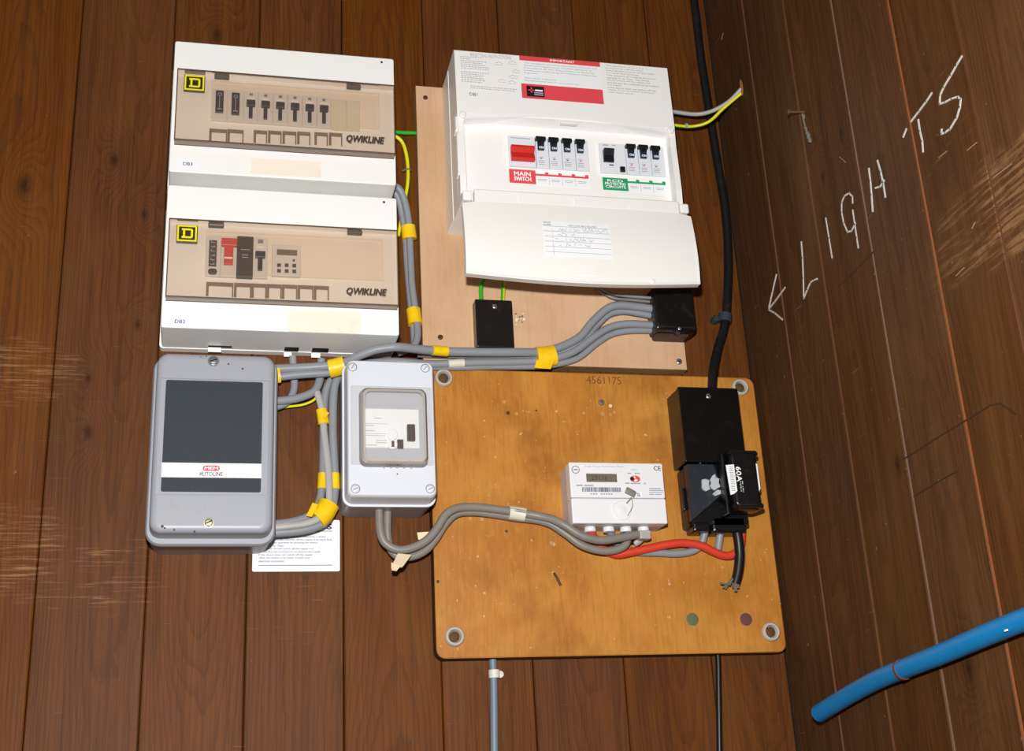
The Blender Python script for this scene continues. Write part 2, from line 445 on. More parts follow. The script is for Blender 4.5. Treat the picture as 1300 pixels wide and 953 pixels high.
def thing(name, label, cat, base, group=None):
    o = bpy.data.objects.new(name, None); COL.objects.link(o); o.empty_display_size = 0.02
    place(o, W(*base), None); return tag(o, label, cat, group)
def struct(name, mb, mat, parent=None):
    o = obj(name, mb, mat, parent); o['kind'] = 'structure'; return o

TXT = {}
def glyphs(s, bold=0.0, shear=0.0, res=2):
    key = (s, bold, shear)
    if key not in TXT:
        c = bpy.data.curves.new('t', 'FONT'); c.body = s; c.size = 1.0; c.resolution_u = res; c.offset = bold; c.space_line = 1.25
        o = bpy.data.objects.new('t', c); COL.objects.link(o)
        bpy.context.view_layer.update()
        me = bpy.data.meshes.new_from_object(o.evaluated_get(bpy.context.evaluated_depsgraph_get()))
        v = [(q.co[0] + shear * q.co[1], q.co[1]) for q in me.vertices]; f = [tuple(p.vertices) for p in me.polygons]
        bpy.data.objects.remove(o); bpy.data.curves.remove(c); bpy.data.meshes.remove(me)
        TXT[key] = (v, f)
    return TXT[key]
def text(parent, s, x0, x1, z0, z1, d, mat, bold=0.0, shear=0.0, name='lettering', keep=False, vert=False, mb=None, flat=True):
    """printed text fitted to a rectangle, just proud of its surface; keep = fit the width, natural height"""
    v, f = glyphs(s, 0.0, shear)
    ax, bx = min(q[0] for q in v), max(q[0] for q in v); ay, by = min(q[1] for q in v), max(q[1] for q in v)
    B = mb or MB(); e = max(0.0, bold) * 2.2 * ((x1 - x0) if vert else (z1 - z0))
    for k, (ox, oz) in enumerate([(0, 0)] if e == 0 else [(-e, 0), (e, 0), (0, e * .6), (0, -e * .6)]):      # heavier strokes: layered copies
        out = []; dd = d + .03 * k
        for x, y in v:
            u, t = (x - ax) / (bx - ax), (y - ay) / (by - ay)
            if vert: out.append((x0 + (x1 - x0) * t + ox, dd, z1 - (z1 - z0) * u + oz))
            else: out.append((x0 + (x1 - x0) * u + ox, dd, z0 + (z1 - z0) * t + oz))
        B.add(out, f)
    if mb is None: return obj(name, B, mat, parent)
def para(parent, lines, x0, x1, z1, pitch, h, d, mat, bold=0.0, name='printed_text'):
    B = MB(); ext = []
    for s in lines:
        if s.strip():
            v, f = glyphs(s); ext.append(max(q[0] for q in v) - min(q[0] for q in v))
        else: ext.append(0)
    sc = (x1 - x0) / max(ext)
    for i, s in enumerate(lines):
        if s.strip(): text(None, s, x0, x0 + ext[i] * sc, z1 - i * pitch - h, z1 - i * pitch, d, mat, bold, mb=B)
    return obj(name, B, mat, parent)

def screw(parent, x, z, d, r, mat='steel', h=None, slot=True, name='screw', washer=0, slotmat='hole'):
    h = h or r * 0.5; B = MB()
    if washer: B.lathe(x, z, [(washer, d - 0.3), (washer, d + 0.6), (r, d + 0.7)], 20)
    B.lathe(x, z, [(r, d - 0.3), (r, d + h * .5), (r * .8, d + h * .9), (r * .45, d + h)], 20)
    o = obj(name, B, mat, parent, True)
    if slot:
        a = random.uniform(0.3, 1.2); ca, sa = math.cos(a) * r * .75, math.sin(a) * r * .75
        obj('slot', MB().stroke([(x - ca, z - sa), (x + ca, z + sa)], r * .28, d + h - 0.2, d + h + 0.15), slotmat, o)
    return o

def cable(name, label, pts, r, mat, cat='cable', group=None, stripe=None, n=12, sub=6, flat=1.0):
    P3 = [at(*q) if len(q) == 3 else q[:3] for q in pts]
    o = obj(name, MB().sweep(P3, r, r * flat, n, sub, stripe=stripe), mat, None, True)
    return tag(o, label, cat, group)
def tape(parent, pts, ra, rb, mat='tape_yellow', name='tape_band', n=14):
    P3 = [at(*q) if len(q) == 3 else q[:3] for q in pts]
    return obj(name, MB().sweep(P3, ra, rb, n, 4), mat, parent, True)
def flag(parent, quad, th, mat='tape_beige', name='tape_end'):
    """a loose end of tape: four pixel corners with depth"""
    q = [Vector(at(*p)) for p in quad]; n = (q[1] - q[0]).cross(q[3] - q[0]).normalized() * th
    return obj(name, MB().loft([[tuple(v) for v in q], [tuple(v + n) for v in q]]), mat, parent)

# ------------------------------------------------------------------ the setting
ZB, ZT = -1500.0, 1350.0
wb = struct('wall_back', MB().box(-760, 712, -60, -18, ZB, ZT), 'backing')
wr = struct('wall_right', MB().box(708, 760, -60, 1500, ZB, ZT), 'backing')
struct('floor', MB().box(-760, 760, -60, 1900, ZB - 40, ZB - 0.5), 'floor')
JB = [-620, -508, -398, -288, -177, -61, 48, 157, 268, 375, 485, 595, 690]
def chamfer_plank(a, b, front, depth, c, axis, wall, mat):
    prof = [(a, -1), (b, -1), (b, 0), (b - c, 1), (a + c, 1), (a, 0)]
    def pt(u, k, z):
        dd = front - depth if k == -1 else (front - c if k == 0 else front)
        return (u, dd, z) if axis == 'x' else (690 - dd, u, z)
    obj('plank', MB().loft([[pt(u, k, z) for u, k in prof] for z in (ZB, ZT)]), mat, wall)
for i in range(len(JB) - 1):
    f = random.uniform(-0.5, 0.5) if JB[i + 1] < 690 else 0
    chamfer_plank(JB[i] + 0.5, JB[i + 1] - 0.5, f, 16, 1.4, 'x', wb, 'planks')
JR = [0, 118, 231, 343, 456, 564, 674, 784, 894, 1004, 1114, 1224]
for i in range(len(JR) - 1):
    f = random.uniform(-0.3, 0.3)
    chamfer_plank(JR[i] + (1.7 if i else 1.0), JR[i + 1] - 1.7, f, 16, 0.8, 'y', wr, 'planks_side')
    if i:
        t = obj('plank_tongue', MB().box(690.9, 704, JR[i] - 1.6, JR[i] + 1.6, ZB, ZT), 'tongue%d' % ((i - 1) % 5), wr)

# chalk writing and marks on the right wall
def chalk(strokes, name):
    B = MB()
    for st in strokes:
        q = []
        for zx, zy in st:
            p = atx(860 + zx / 1.986, zy / 1.986, 690); q.append((p[1], p[2]))
        B.stroke(q, 2.0, 690.2, 689.2, 'side')
    obj(name, B, 'chalk', wr)
chalk([[(718, 142), (704, 165), (690, 190), (672, 220), (663, 240), (662, 262), (675, 258), (692, 249), (708, 244), (715, 250), (713, 270), (705, 297), (688, 325), (676, 334), (666, 338), (667, 326)]], 'chalk_letter')
chalk([[(642, 235), (628, 256), (610, 280), (590, 306)], [(578, 325), (570, 345)], [(608, 302), (612, 330), (618, 355), (620, 383)]], 'chalk_letter')
chalk([[(483, 425), (487, 455), (490, 490), (493, 533)], [(505, 405), (513, 432), (520, 465), (525, 497)], [(500, 474), (512, 470), (522, 455)]], 'chalk_letter')
chalk([[(443, 512), (442, 495), (434, 487), (422, 494), (415, 510), (415, 535), (420, 562), (430, 585), (440, 582), (450, 562)], [(443, 530), (448, 565), (453, 598), (457, 625)]], 'chalk_letter')
chalk([[(375, 550), (383, 600), (391, 650)]], 'chalk_letter')
chalk([[(313, 610), (316, 650), (318, 700), (319, 752), (328, 730), (336, 712), (345, 706), (353, 703)]], 'chalk_letter')
chalk([[(250, 692), (240, 735), (230, 780), (246, 760), (272, 725)], [(230, 780), (246, 789), (265, 805)]], 'chalk_arrow')
def marks(lines, mat, name, wd):
    for L in lines:
        obj(name, MB().stroke([atx(px, py, 690)[1:] for px, py in L], wd, 690.2, 689.5, 'side'), mat, wr)
marks([[(1137, 588), (1155, 578), (1180, 562), (1205, 546), (1232, 530), (1258, 514), (1270, 512), (1290, 526)], [(1160, 630), (1190, 612), (1215, 598)], [(1063, 365), (1085, 345), (1110, 318)]], 'scratch_dark', 'scratch', 1.1)
marks([[(1192, 200), (1202, 192)], [(1228, 191), (1240, 181)], [(1214, 350), (1224, 340)], [(1234, 290), (1238, 282)], [(1262, 225), (1285, 208)], [(1066, 199), (1074, 206)], [(916, 50), (918, 42)]], 'scratch_pale', 'scratch', 0.9)
# splintered cable hole in the right wall
hp = atx(941, 108, 690)
obj('splintered_hole', MB().loft([[(x, hp[1] + 4.0 * math.cos(a) * k, hp[2] - 4 + 12.0 * math.sin(a) * k) for a in [i * math.pi / 5 for i in range(10)]] for x, k in ((690.3, 1.0), (689.4, 1.1), (689.0, 0.7))]), 'raw_wood', wr)
# nail with a clot of cobweb on the right wall
np_ = atx(1021, 142, 690)
nail = thing('nail', 'rusty nail with a hanging clot of cobweb on the right hand plank wall', 'nail', (690, np_[1], np_[2]))
obj('shank', MB().sweep([(691, np_[1], np_[2]), (672, np_[1] - 6, np_[2] + 2)], 1.6, n=8), 'rust', nail, True)
obj('nail_head', MB().sweep([(673, np_[1] - 5.8, np_[2] + 2), (671, np_[1] - 6.3, np_[2] + 2.1)], 4.2, n=10), 'rust', nail, True)
cwp = [atx(1019, 146, 683), atx(1021, 156, 684), atx(1024, 166, 684), atx(1027, 179, 686)]
B = MB().sweep(cwp[:2] + cwp[2:], 1.2, n=6)
for k, (px, py, r) in enumerate(((1020, 148, 3.0), (1023, 164, 2.8), (1026, 172, 3.8), (1028, 178, 3.2))):
    p = atx(px, py, 685); B.sweep([(p[0] - 1, p[1], p[2] + r), (p[0], p[1] + 1, p[2]), (p[0], p[1], p[2] - r)], r * .6, n=7, sub=3)
obj('cobweb', B, 'dust', nail, True)

# ------------------------------------------------------------------ mounting boards
b1 = thing('mounting_board', 'pale bare plywood board behind the white consumer unit', 'board', (423, 0, 563))
obj('panel', MB().box(253, 595, 0.6, 17.4, 563.5, 956, mi=1).box(253.4, 594.6, 17.3, 18.0, 563.9, 955.6, mi=0), ['pale_ply', 'pale_edge'], b1)
for px, py, r in ((540, 124, 3.2), (559, 428, 3.4), (862, 459, 4.0)):
    p = at(px, py, 18); screw(b1, p[0], p[2], 17.8, r, 'rust' if px < 800 else 'steel')
p = at(660, 402, 18)
for k in range(14):
    xx, zz_ = p[0] + random.uniform(-6, 6), p[2] + random.uniform(-13, 11); r = random.uniform(0.6, 1.7)
    obj('paint_daub', MB().lathe(xx, zz_, [(r, 17.9), (r * .8, 18.25), (r * .2, 18.3)], 7), random.choice(('sticker_cream', 'sticker_cream', 'dust', 'green_plug')), b1)

b2 = thing('meter_board', 'orange varnished plywood board with rounded corners under the electricity meter', 'board', (471, 0, 206))
bx0, bx1, bz0, bz1 = 258.5, 685.0, 206.0, 556.0
obj('panel', MB().rbox([(bx0, bx1, bz0, bz1, 11, 0.6), (bx0, bx1, bz0, bz1, 11, 15.0), (bx0 + .8, bx1 - .8, bz0 + .8, bz1 - .8, 10.5, 17.2)], 6, 1, True, False)
    .rbox([(bx0 + .8, bx1 - .8, bz0 + .8, bz1 - .8, 10.5, 17.2), (bx0 + 2, bx1 - 2, bz0 + 2, bz1 - 2, 9.5, 18.0)], 6, 0, False, True), ['orange_ply', 'orange_edge'], b2)
for px, py in ((563, 480), (939, 492), (978, 802), (577, 808)):
    p = at(px, py, 19)
    wsh = obj('porcelain_washer', MB().loft([[(p[0] + r * math.cos(a), h, p[2] + r * math.sin(a)) for a in [i * math.pi / 12 for i in range(24)]]
        for r, h in ((10.8, 17.8), (11.4, 20.0), (11.0, 22.6), (9.6, 24.0), (8.2, 24.0), (7.2, 22.6), (6.6, 19.5), (6.4, 18.2))], True, True), 'porcelain', b2, True)
    obj('screw', MB().lathe(p[0], p[2], [(6.2, 18.1), (6.0, 19.6), (4.2, 20.6), (1.0, 20.9)], 16), 'rust', wsh, True)
p = at(763, 511, 18); screw(b2, p[0], p[2], 17.9, 4.0, 'steel', 3.2, False, 'dome_screw')
for px, py, r, m in ((879, 786, 7.6, 'green_plug'), (947, 786, 7.6, 'maroon_plug')):
    p = at(px, py, 18); obj('plug', MB().lathe(p[0], p[2], [(r, 17.8), (r, 18.5), (r - .9, 18.9), (1, 18.8)], 22), m, b2, True)
x0, x1, z0, z1 = rect(744, 477, 789, 488, 18)
text(b2, '4561175', x0, x1, z0, z1, 18.15, 'pencil', -0.012, name='pencil_number')
for px, py, r, m in ((640, 510, 3.4, 'filler'), (645, 524, 3.4, 'hole'), (656, 525, 3.0, 'filler'), (664, 521, 2.4, 'filler'), (681, 521, 2.0, 'hole'), (765, 525, 3.6, 'filler'), (775, 515, 3.0, 'tape_beige'),
                     (775, 526, 3.0, 'filler'), (780, 523, 2.6, 'filler'), (597, 658, 3.2, 'filler'), (612, 659, 3.2, 'filler'), (698, 670, 2.8, 'filler'), (700, 689, 3.0, 'filler'), (702, 727, 3.0, 'filler'),
                     (643, 674, 2.4, 'hole'), (556, 738, 2.6, 'hole')):
    r *= .8; p = at(px, py, 18); obj('filled_screw_hole' if m != 'hole' else 'screw_hole', MB().lathe(p[0], p[2], [(r, 17.9), (r * .8, 18.25), (r * .35, 18.1)], 10), m if m != 'hole' else 'rust', b2)
p = at(706, 736, 18)
obj('bent_nail', MB().sweep([(p[0] - 2, 17.5, p[2] + 8), (p[0], 22, p[2] + 2), (p[0] + 4, 22, p[2] - 7)], 1.5, n=8), 'rust', b2, True)

# ------------------------------------------------------------------ helper: switchgear modules
def t_toggle(parent, xc, z1, wbar, hbar, wst, hst, d, mat, proud=5.0, name='toggle'):
    B = MB().box(xc - wbar / 2, xc + wbar / 2, d - 1, d + proud, z1 - hbar, z1, b=0.6).box(xc - wst / 2, xc + wst / 2, d - 1, d + proud * .55, z1 - hst, z1 - hbar * .8, b=0.4)
    return obj(name, B, mat, parent)

# ------------------------------------------------------------------ the two stacked distribution boards
def badge(parent, x0, x1, z0, z1, d):
    bd = obj('badge', MB().box(x0, x1, d - .6, d + 1.2, z0, z1, b=.5), 'badge_dark', parent)
    wd, hh = x1 - x0, z1 - z0; e = d + 1.15
    B = MB()
    def fr(a, b, c, f_, t):
        B.box(a, b, e, e + .5, c, c + t); B.box(a, b, e, e + .5, f_ - t, f_); B.box(a, a + t, e, e + .5, c + t, f_ - t); B.box(b - t, b, e, e + .5, c + t, f_ - t)
    fr(x0 + .8, x1 - .8, z0 + .8, z1 - .8, 1.9)
    # square letter D
    a, b, c, f_ = x0 + wd * .25, x1 - wd * .22, z0 + hh * .22, z1 - hh * .22; t = 2.3
    B.prism([(a, c), (b - 1.5, c), (b, c + 1.5), (b, c + t), (a, c + t)], e, e + .5); B.prism([(a, f_ - t), (b, f_ - t), (b, f_ - 1.5), (b - 1.5, f_), (a, f_)], e, e + .5)
    B.box(b - t, b, e, e + .5, c + t, f_ - t); B.box(a + 1.5, a + 1.5 + t, e, e + .5, c + t, f_ - t)
    obj('emblem', B, 'yellow_badge', bd)

def enclosure(label, x0, x1, z0, z1, dep, cov, name_plate, sticker, tagtxt, tagbox, slots):
    """white steel case with smoked cover; cov = (x0, x1, z0 lip, z0 front, z1)"""
    t = thing('distribution_board', label, 'fuse board', ((x0 + x1) / 2, 0, z0), 'stacked distribution boards')
    obj('back_tray', MB().rbox([(x0 - 2.6, x1 + 1.0, z0 - .8, z1 + 1, 4, 0.6), (x0 - 2.6, x1 + 1.0, z0 - .8, z1 + 1, 4, 12)], 3), 'white_metal', t, True)
    obj('case', MB().rbox([(x0, x1, z0, z1, 3, 8), (x0, x1, z0, z1, 3, dep - 2), (x0 + .7, x1 - .7, z0 + .7, z1 - .7, 2.6, dep - .6), (x0 + 2, x1 - 2, z0 + 2, z1 - 2, 2, dep)], 3), 'white_metal', t, True)
    cx0, cx1, czl, czf, cz1 = cov; cd = dep + 13
    # smoked cover: open backed shell with a lip below
    B = MB().rbox([(cx0, cx1, czl, cz1, 1.5, dep + .2), (cx0, cx1, czl, cz1, 1.5, cd - 1.2), (cx0 + 1.2, cx1 - 1.2, czl + 1.2, cz1 - 1.2, 1, cd)], 2, 0, False, True)
    cv = obj('cover', B, 'tint', t)
    rim = MB()
    for zz in (cz1 - .5, czl + .7):
        rim.box(cx0, cx1, cd - 1.4, cd + .25, zz - .55, zz + .55)
    rim.box(cx0 - .1, cx0 + .9, cd - 1.4, cd + .2, czl, cz1).box(cx1 - .9, cx1 + .1, cd - 1.4, cd + .2, czl, cz1)
    rim.box(cx0, cx1, dep + .1, dep + 1.0, czl - .3, czl + .3)
    obj('cover_rim', rim, 'tint_rim', cv)
    q = name_plate; text(cv, 'QWIKLINE', q[0], q[1], q[2], q[3], cd + .2, 'ink_brown', 0.022, 0.25)
    for fx in (0.20, 0.81):
        xx = cx0 + (cx1 - cx0) * fx; obj('hinge_tab', MB().box(xx - 9, xx + 9, dep + 3, cd - 3, cz1 - 5, cz1 - 1.5, b=1), 'tab', cv)
    sx0, sx1, sz0, sz1 = sticker
    obj('sticker', MB().box(sx0, sx1, dep - .1, dep + .25, sz0, sz1), 'sticker_cream', t)
    lx0, lx1, lz0, lz1 = tagbox
    st = obj('name_sticker', MB().box(lx0 - 8, lx1 + 8, dep - .1, dep + .25, lz0 - 4, lz1 + 4), 'sticker_white', t)
    text(st, tagtxt, lx0, lx1, lz0, lz1, dep + .35, 'ink_blue', 0.01)
    for sx, sz in ((x1 - 16, z1 - 7),):
        screw(t, sx, sz, dep - .2, 1.6, 'rust')
    for k, (a, b, da, db) in enumerate(slots):
        obj('knockout', MB().box(a, b, da, db, z0 - .35, z0 + 1), 'hole', t)
        obj('knockout_flap', MB().box(a, a + (b - a) * .55, da - 1, da - .2, z0 - 6, z0 + .5), 'white_metal', t)
    return t, cd

# --- upper board
EX0, EX1, DEP = -57.0, 216.0, 75.0
CD = DEP + 13
def covspec(tl, tr, fl_, lip):
    a = at(tl[0], tl[1], CD); b = at(tr[0], tr[1], CD); c = at(fl_[0], fl_[1], CD)
    return (a[0], b[0], c[2], c[2], (a[2] + b[2]) / 2)
cv3 = covspec((225.3, 86.2), (500.5, 108.4), (221, 176.6), 0)
up_, _ = enclosure('upper white distribution board with a row of breakers behind a smoked cover', EX0, EX1, 773.5, 957, DEP, cv3,
    rect(440, 171, 488, 184, CD), rect(319, 200, 407.5, 226, DEP), 'DB3', rect(232.6, 205.7, 244.3, 210.4, DEP), [])
badge(up_, *rect(234, 94.8, 259.7, 117, CD), CD)
def recess(t, r, dz=0.5):
    """cream inner frame behind the cover"""
    x0, x1, z0, z1 = r; B = MB(); w = 2.0
    B.box(x0, x1, DEP - .2, DEP + 1.4, z1 - w, z1).box(x0, x1, DEP - .2, DEP + 1.4, z0, z0 + w).box(x0, x0 + w, DEP - .2, DEP + 1.4, z0 + w, z1 - w).box(x1 - w, x1, DEP - .2, DEP + 1.4, z0 + w, z1 - w)
    obj('inner_frame', B, 'cream', t)
    obj('inner_panel', MB().box(x0 + w, x1 - w, DEP - .2, DEP + .3, z0 + w, z1 - w), 'cream', t)
zz3 = lambda zx, zy, d: at(190 + zx / 3.824, 30 + zy / 3.824, d)
zz2 = lambda zx, zy, d: at(190 + zx / 3.824, 230 + zy / 3.824, d)
MD = DEP + 4.0
a = zz3(300, 278, DEP); c = zz3(1117, 518, DEP); recess(up_, (a[0], c[0], c[2], a[2]))
mz1 = zz3(303, 315, MD)[2]; mz0 = zz3(303, 466, MD)[2]
ex = [303, 380, 458, 528, 600, 670, 742, 812, 880]
exx = [zz3(v, 315 + (v - 303) * .046, MD)[0] for v in ex]
for i in range(8):
    xa, xb = exx[i] + .35, exx[i + 1] - .35; xc = (xa + xb) / 2
    if i < 2:
        md = obj('isolator_module', MB().box(xa, xb, DEP - .2, MD, mz0, mz1, b=.5), 'breaker', up_)
        zz = mz1 - (3 if i == 0 else 4.5)
        ins = obj('fuse_carrier', MB().box(xc - 4.8, xc + 4.8, MD - .3, MD + 2.4, zz - 31, zz, b=.6), 'toggle', md)
        e = MD + 2.45
        B = MB(); B.box(xc - 2.2, xc + 2.2, e - .1, e + .3, zz - 8, zz - 7.2).box(xc - 2.2, xc + 2.2, e - .1, e + .3, zz - 4.4, zz - 3.6).box(xc - 2.2, xc - 1.4, e - .1, e + .3, zz - 8, zz - 3.6).box(xc + 1.4, xc + 2.2, e - .1, e + .3, zz - 8, zz - 3.6)
        B.box(xc - .35, xc + .35, e - .1, e + .3, zz - 25, zz - 9).box(xc - 2.8, xc + 2.8, e - .1, e + .3, zz - 27, zz - 25.8)
        obj('print', B, 'ink_soft', ins)
    else:
        md = obj('circuit_breaker', MB().box(xa, xb, DEP - .2, MD, mz0, mz1, b=.5), 'breaker', up_)
        B = MB().box(xc - 2, xc + 2, MD, MD + .2, mz1 - 6, mz1 - 2.5); obj('rating_mark', B, 'ink_grey', md)
        obj('rating_mark', MB().box(xc - 4, xc + 4, MD, MD + .2, mz1 - 13, mz1 - 11.5), 'ink_soft', md)
        obj('nameplate', MB().box(xc - 4.5, xc + 4.5, MD, MD + .2, mz1 - 10.5, mz1 - 8.5), 'sticker_white', md)
        t_toggle(md, xc, mz1 - 14.5, 10.5, 8.0, 4.6, 24, MD, 'toggle')
for za, zb in ((882, 955), (957, 1020)):
    xa = zz3(za, 345, MD)[0]; xb = zz3(zb, 350, MD)[0]
    n = 4
    bl = obj('blanking_module', MB().box(xa, xb, DEP - .2, DEP + 2.2, mz0 - 1, mz1 - 1, b=.4), 'blank', up_)
    for k in range(1, n):
        xx = xa + (xb - xa) * k / n; obj('rib', MB().box(xx - .3, xx + .3, DEP + 2, DEP + 2.7, mz0, mz1 - 2), 'blank', bl)
def legend(t, zfun, cells, y0, y1, ph):
    for (ca, cb) in cells:
        a = zfun(ca, y0 + (ca - 275) * ph, DEP + 5); c = zfun(cb, y1 + (cb - 275) * ph, DEP + 5)
        B = MB(); x0, x1, z0, z1 = a[0], c[0], c[2], a[2]
        B.box(x0, x1, DEP + 4.5, DEP + 5.5, z1 - 4.5, z1).box(x0, x0 + 3.0, DEP + 4.5, DEP + 5.5, z0, z1 - 4.5).box(x1 - 1.5, x1, DEP + 4.5, DEP + 5.5, z0, z1 - 4.5)
        obj('legend_clip', B, 'frost', t)
legend(up_, zz3, [(290, 375), (378, 455), (505, 570), (575, 640), (645, 712), (716, 780), (800, 865), (870, 935)], 508, 570, 0.035)

# --- lower board
cv2 = covspec((214.8, 276.5), (504.5, 292), (211.6, 376), 0)
k0 = at(264, 448, 20)[0]; k1 = at(294, 449, 20)[0]
lo_, _ = enclosure('lower white distribution board with a red switch and small display behind a smoked cover', EX0, EX1, 573.5, 756, DEP, cv2,
    rect(440, 364.7, 491, 376.4, CD), rect(366, 392, 458, 424, DEP), 'DB2', rect(222, 405.5, 235, 410.4, DEP),
    [(k0, k1, 18, 23), (at(361, 452, 20)[0], at(379, 452, 20)[0], 10, 26), (at(396, 454, 20)[0], at(417, 454, 20)[0], 10, 26)])
badge(lo_, *rect(224.5, 285.2, 250.3, 308.3, CD), CD)
a = zz2(272, 240, DEP); c = zz2(1135, 487, DEP); recess(lo_, (a[0], c[0], c[2], a[2]))
def zr(za, zya, zb, zyb, d):
    p = zz2(za, zya, d); q = zz2(zb, zyb, d); return p[0], q[0], q[2], p[2]
x0, x1, z0, z1 = zr(275, 262, 346, 462, MD)
LZ0, LZ1 = z0, z1
md = obj('terminal_module', MB().box(x0, x1 - .3, DEP - .2, MD, z0, z1, b=.5), 'breaker', lo_)
q = zr(290, 286, 323, 415, MD); pl = obj('marker_strip', MB().box(q[0], q[1], MD - .2, MD + .5, q[2], q[3]), 'ink_brown', md)
xm = (q[0] + q[1]) / 2
for k in range(6):
    h = (q[3] - q[2]) / 6; zc = q[2] + h * (k + .5); B = MB()
    B.box(xm - 2.4, xm + 2.4, MD + .4, MD + .65, zc - .5, zc + .4)
    if k % 2: B.box(xm - 2.4, xm - 1.4, MD + .4, MD + .65, zc + .4, zc + 2)
    else: B.box(xm + 1.0, xm + 2.2, MD + .4, MD + .65, zc + .4, zc + 1.6)
    obj('marker_print', B, 'ink_soft', pl)
q = zr(284, 424, 326, 455, MD); obj('test_button', MB().rbox([(q[0], q[1], q[2], q[3], 3.4, MD - .2), (q[0], q[1], q[2], q[3], 3.4, MD + 1.2), (q[0] + 1.5, q[1] - 1.5, q[2] + 1.5, q[3] - 1.5, 2.4, MD + 2)], 5), 'ink_brown', md)
x0, x1, _, _ = zr(346, 265, 424, 462, MD)
md = obj('main_switch', MB().box(x0, x1 - .3, DEP - .2, MD, LZ0, LZ1, b=.5), 'breaker', lo_)
q = zr(350, 276, 425, 316, MD + 4); s_ = zr(362, 316, 404, 404, MD + 3)
obj('red_toggle', MB().box(q[0], q[1], MD - .5, MD + 6, q[2], q[3], b=.8).box(s_[0], s_[1], MD - .5, MD + 3.5, s_[2], q[2] + 1, b=.5), 'red_switch2', md)
obj('mark', MB().box(s_[0] + .5, s_[1] - .5, MD + 3.4, MD + 3.7, s_[2] + 7, s_[2] + 9), 'white_ink', md)
x0, x1, _, _ = zr(425, 268, 500, 462, MD)
md = obj('residual_current_block', MB().box(x0, x1, DEP - .2, MD + 3, LZ0 - .5, LZ1, b=.8), 'brown_block', lo_)
xm = (x0 + x1) / 2; zm = (LZ0 + LZ1) / 2
for dz_, wd in ((8, 5), (1, 3.5), (-2, 3.5)): obj('print', MB().box(xm - wd, xm + wd, MD + 2.9, MD + 3.2, zm + dz_, zm + dz_ + 1.0), 'ink_soft', md)
x0, x1, _, _ = zr(503, 265, 571, 462, MD)
md = obj('circuit_breaker', MB().box(x0, x1, DEP - .2, MD, LZ0, LZ1, b=.5), 'breaker', lo_)
xm = (x0 + x1) / 2
obj('rating_mark', MB().box(xm - 3, xm + 3, MD, MD + .2, LZ1 - 7, LZ1 - 2), 'ink_grey', md)
obj('nameplate', MB().box(xm - 4, xm + 4, MD, MD + .2, LZ1 - 13, LZ1 - 11), 'sticker_white', md)
t_toggle(md, xm, LZ1 - 19, 11.5, 8, 5.5, 24, MD, 'toggle')
x0, x1, z0, z1 = zr(595, 305, 733, 462, MD + 2)
tm = obj('time_switch', MB().box(x0, x1, DEP - .2, MD + 2, z0, z1, b=.8), 'breaker', lo_)
q = zr(618, 330, 716, 362, MD + 2); obj('display', MB().box(q[0], q[1], MD + 1.9, MD + 2.3, q[2], q[3]), 'lcd', tm)
for bx_, by_ in ((700, 385), (628, 408), (665, 408), (702, 410), (628, 435), (665, 436), (702, 438)):
    p = zz2(bx_, by_, MD + 2); s = 1.4 if by_ == 385 else 2.2
    obj('key', MB().box(p[0] - s, p[0] + s, MD + 1.8, MD + 3.0, p[2] - s, p[2] + s, b=.4), 'dark_btn', tm)
legend(lo_, zz2, [(275, 405), (410, 492), (494, 566), (568, 640), (642, 716), (718, 795), (797, 870)], 488, 556, 0.035)

# ------------------------------------------------------------------ white consumer unit
cu = thing('consumer_unit', 'large white consumer unit with its front flap hanging open on the pale board', 'fuse board', (434, 18, 737))
X0, X1 = 290.0, 578.0
# shell: side profile (d, z) extruded across, rounded towards the wall at the top
prof = [(18.2, 738), (18.2, 958), (60, 961), (97, 963), (101, 960), (102.5, 925), (104, 880), (104.5, 866), (88, 862), (88, 752), (104, 750), (112, 748), (112, 740), (108, 738)]
obj('shell', MB().prism_x(prof, X0, X1), 'white_shell', cu)
# arched brow over the recess and end cheeks
def archz(x): u = (x - (X0 + X1) / 2) / ((X1 - X0) / 2); return 868 - 11.5 * u * u
n = 24; xs = [X0 + 8 + (X1 - X0 - 16) * i / n for i in range(n + 1)]
B = MB().prism([(x, archz(x)) for x in xs] + [(xs[-1], 871), (xs[0], 871)], 87, 104.2)
B2 = MB().loft([[(x, 104.2, archz(x)), (x, 104.2, archz(x) + 3), (x, 106.0, archz(x) + 2.2), (x, 106.0, archz(x) + .6)] for x in xs])
obj('brow', B, 'white_shell', cu); obj('brow_bead', B2, 'white_shell', cu)
for s, xe in ((1, X0), (-1, X1)):
    B = MB().prism_x([(86, 748), (104.4, 752), (106, 775), (104.6, 812), (103, 840), (104.4, 868), (86, 868)], xe + .1 * s, xe + 8 * s)
    obj('cheek', B, 'white_shell', cu)
    obj('hinge_boss', MB().lathe(xe + 6.5 * s, 862, [(4.6, 102), (4.6, 107), (3.4, 108.2)], 16), 'white_shell', cu, True)
    obj('hinge_slot', MB().rbox([(xe - .6, xe + .6, 780, 836, .5, 90), (xe - .6, xe + .6, 780, 836, .5, 101)], 2) if s > 0 else MB().rbox([(xe - .6, xe + .6, 780, 836, .5, 90), (xe - .6, xe + .6, 780, 836, .5, 101)], 2), 'white_plastic', cu)
obj('side_step', MB().box(X0 - 0.9, X0 + 3, 18.2, 58, 739, 957, b=1.0), 'white_shell', cu)
obj('brow_tab', MB().box(424, 446, 100, 105.2, 861, 864.5, b=.6), 'white_plastic', cu)
# hinge ledge
for xa, xb in ((X0 - .5, X0 + 11), (X1 - 11, X1 + .8)):
    obj('hinge_corner', MB().box(xa, xb, 100, 121, 735, 748, b=2), 'white_shell', cu)
obj('hinge_bed', MB().box(X0 + 11, X1 - 11, 100, 114, 738, 752, b=1.5), 'white_shell', cu)
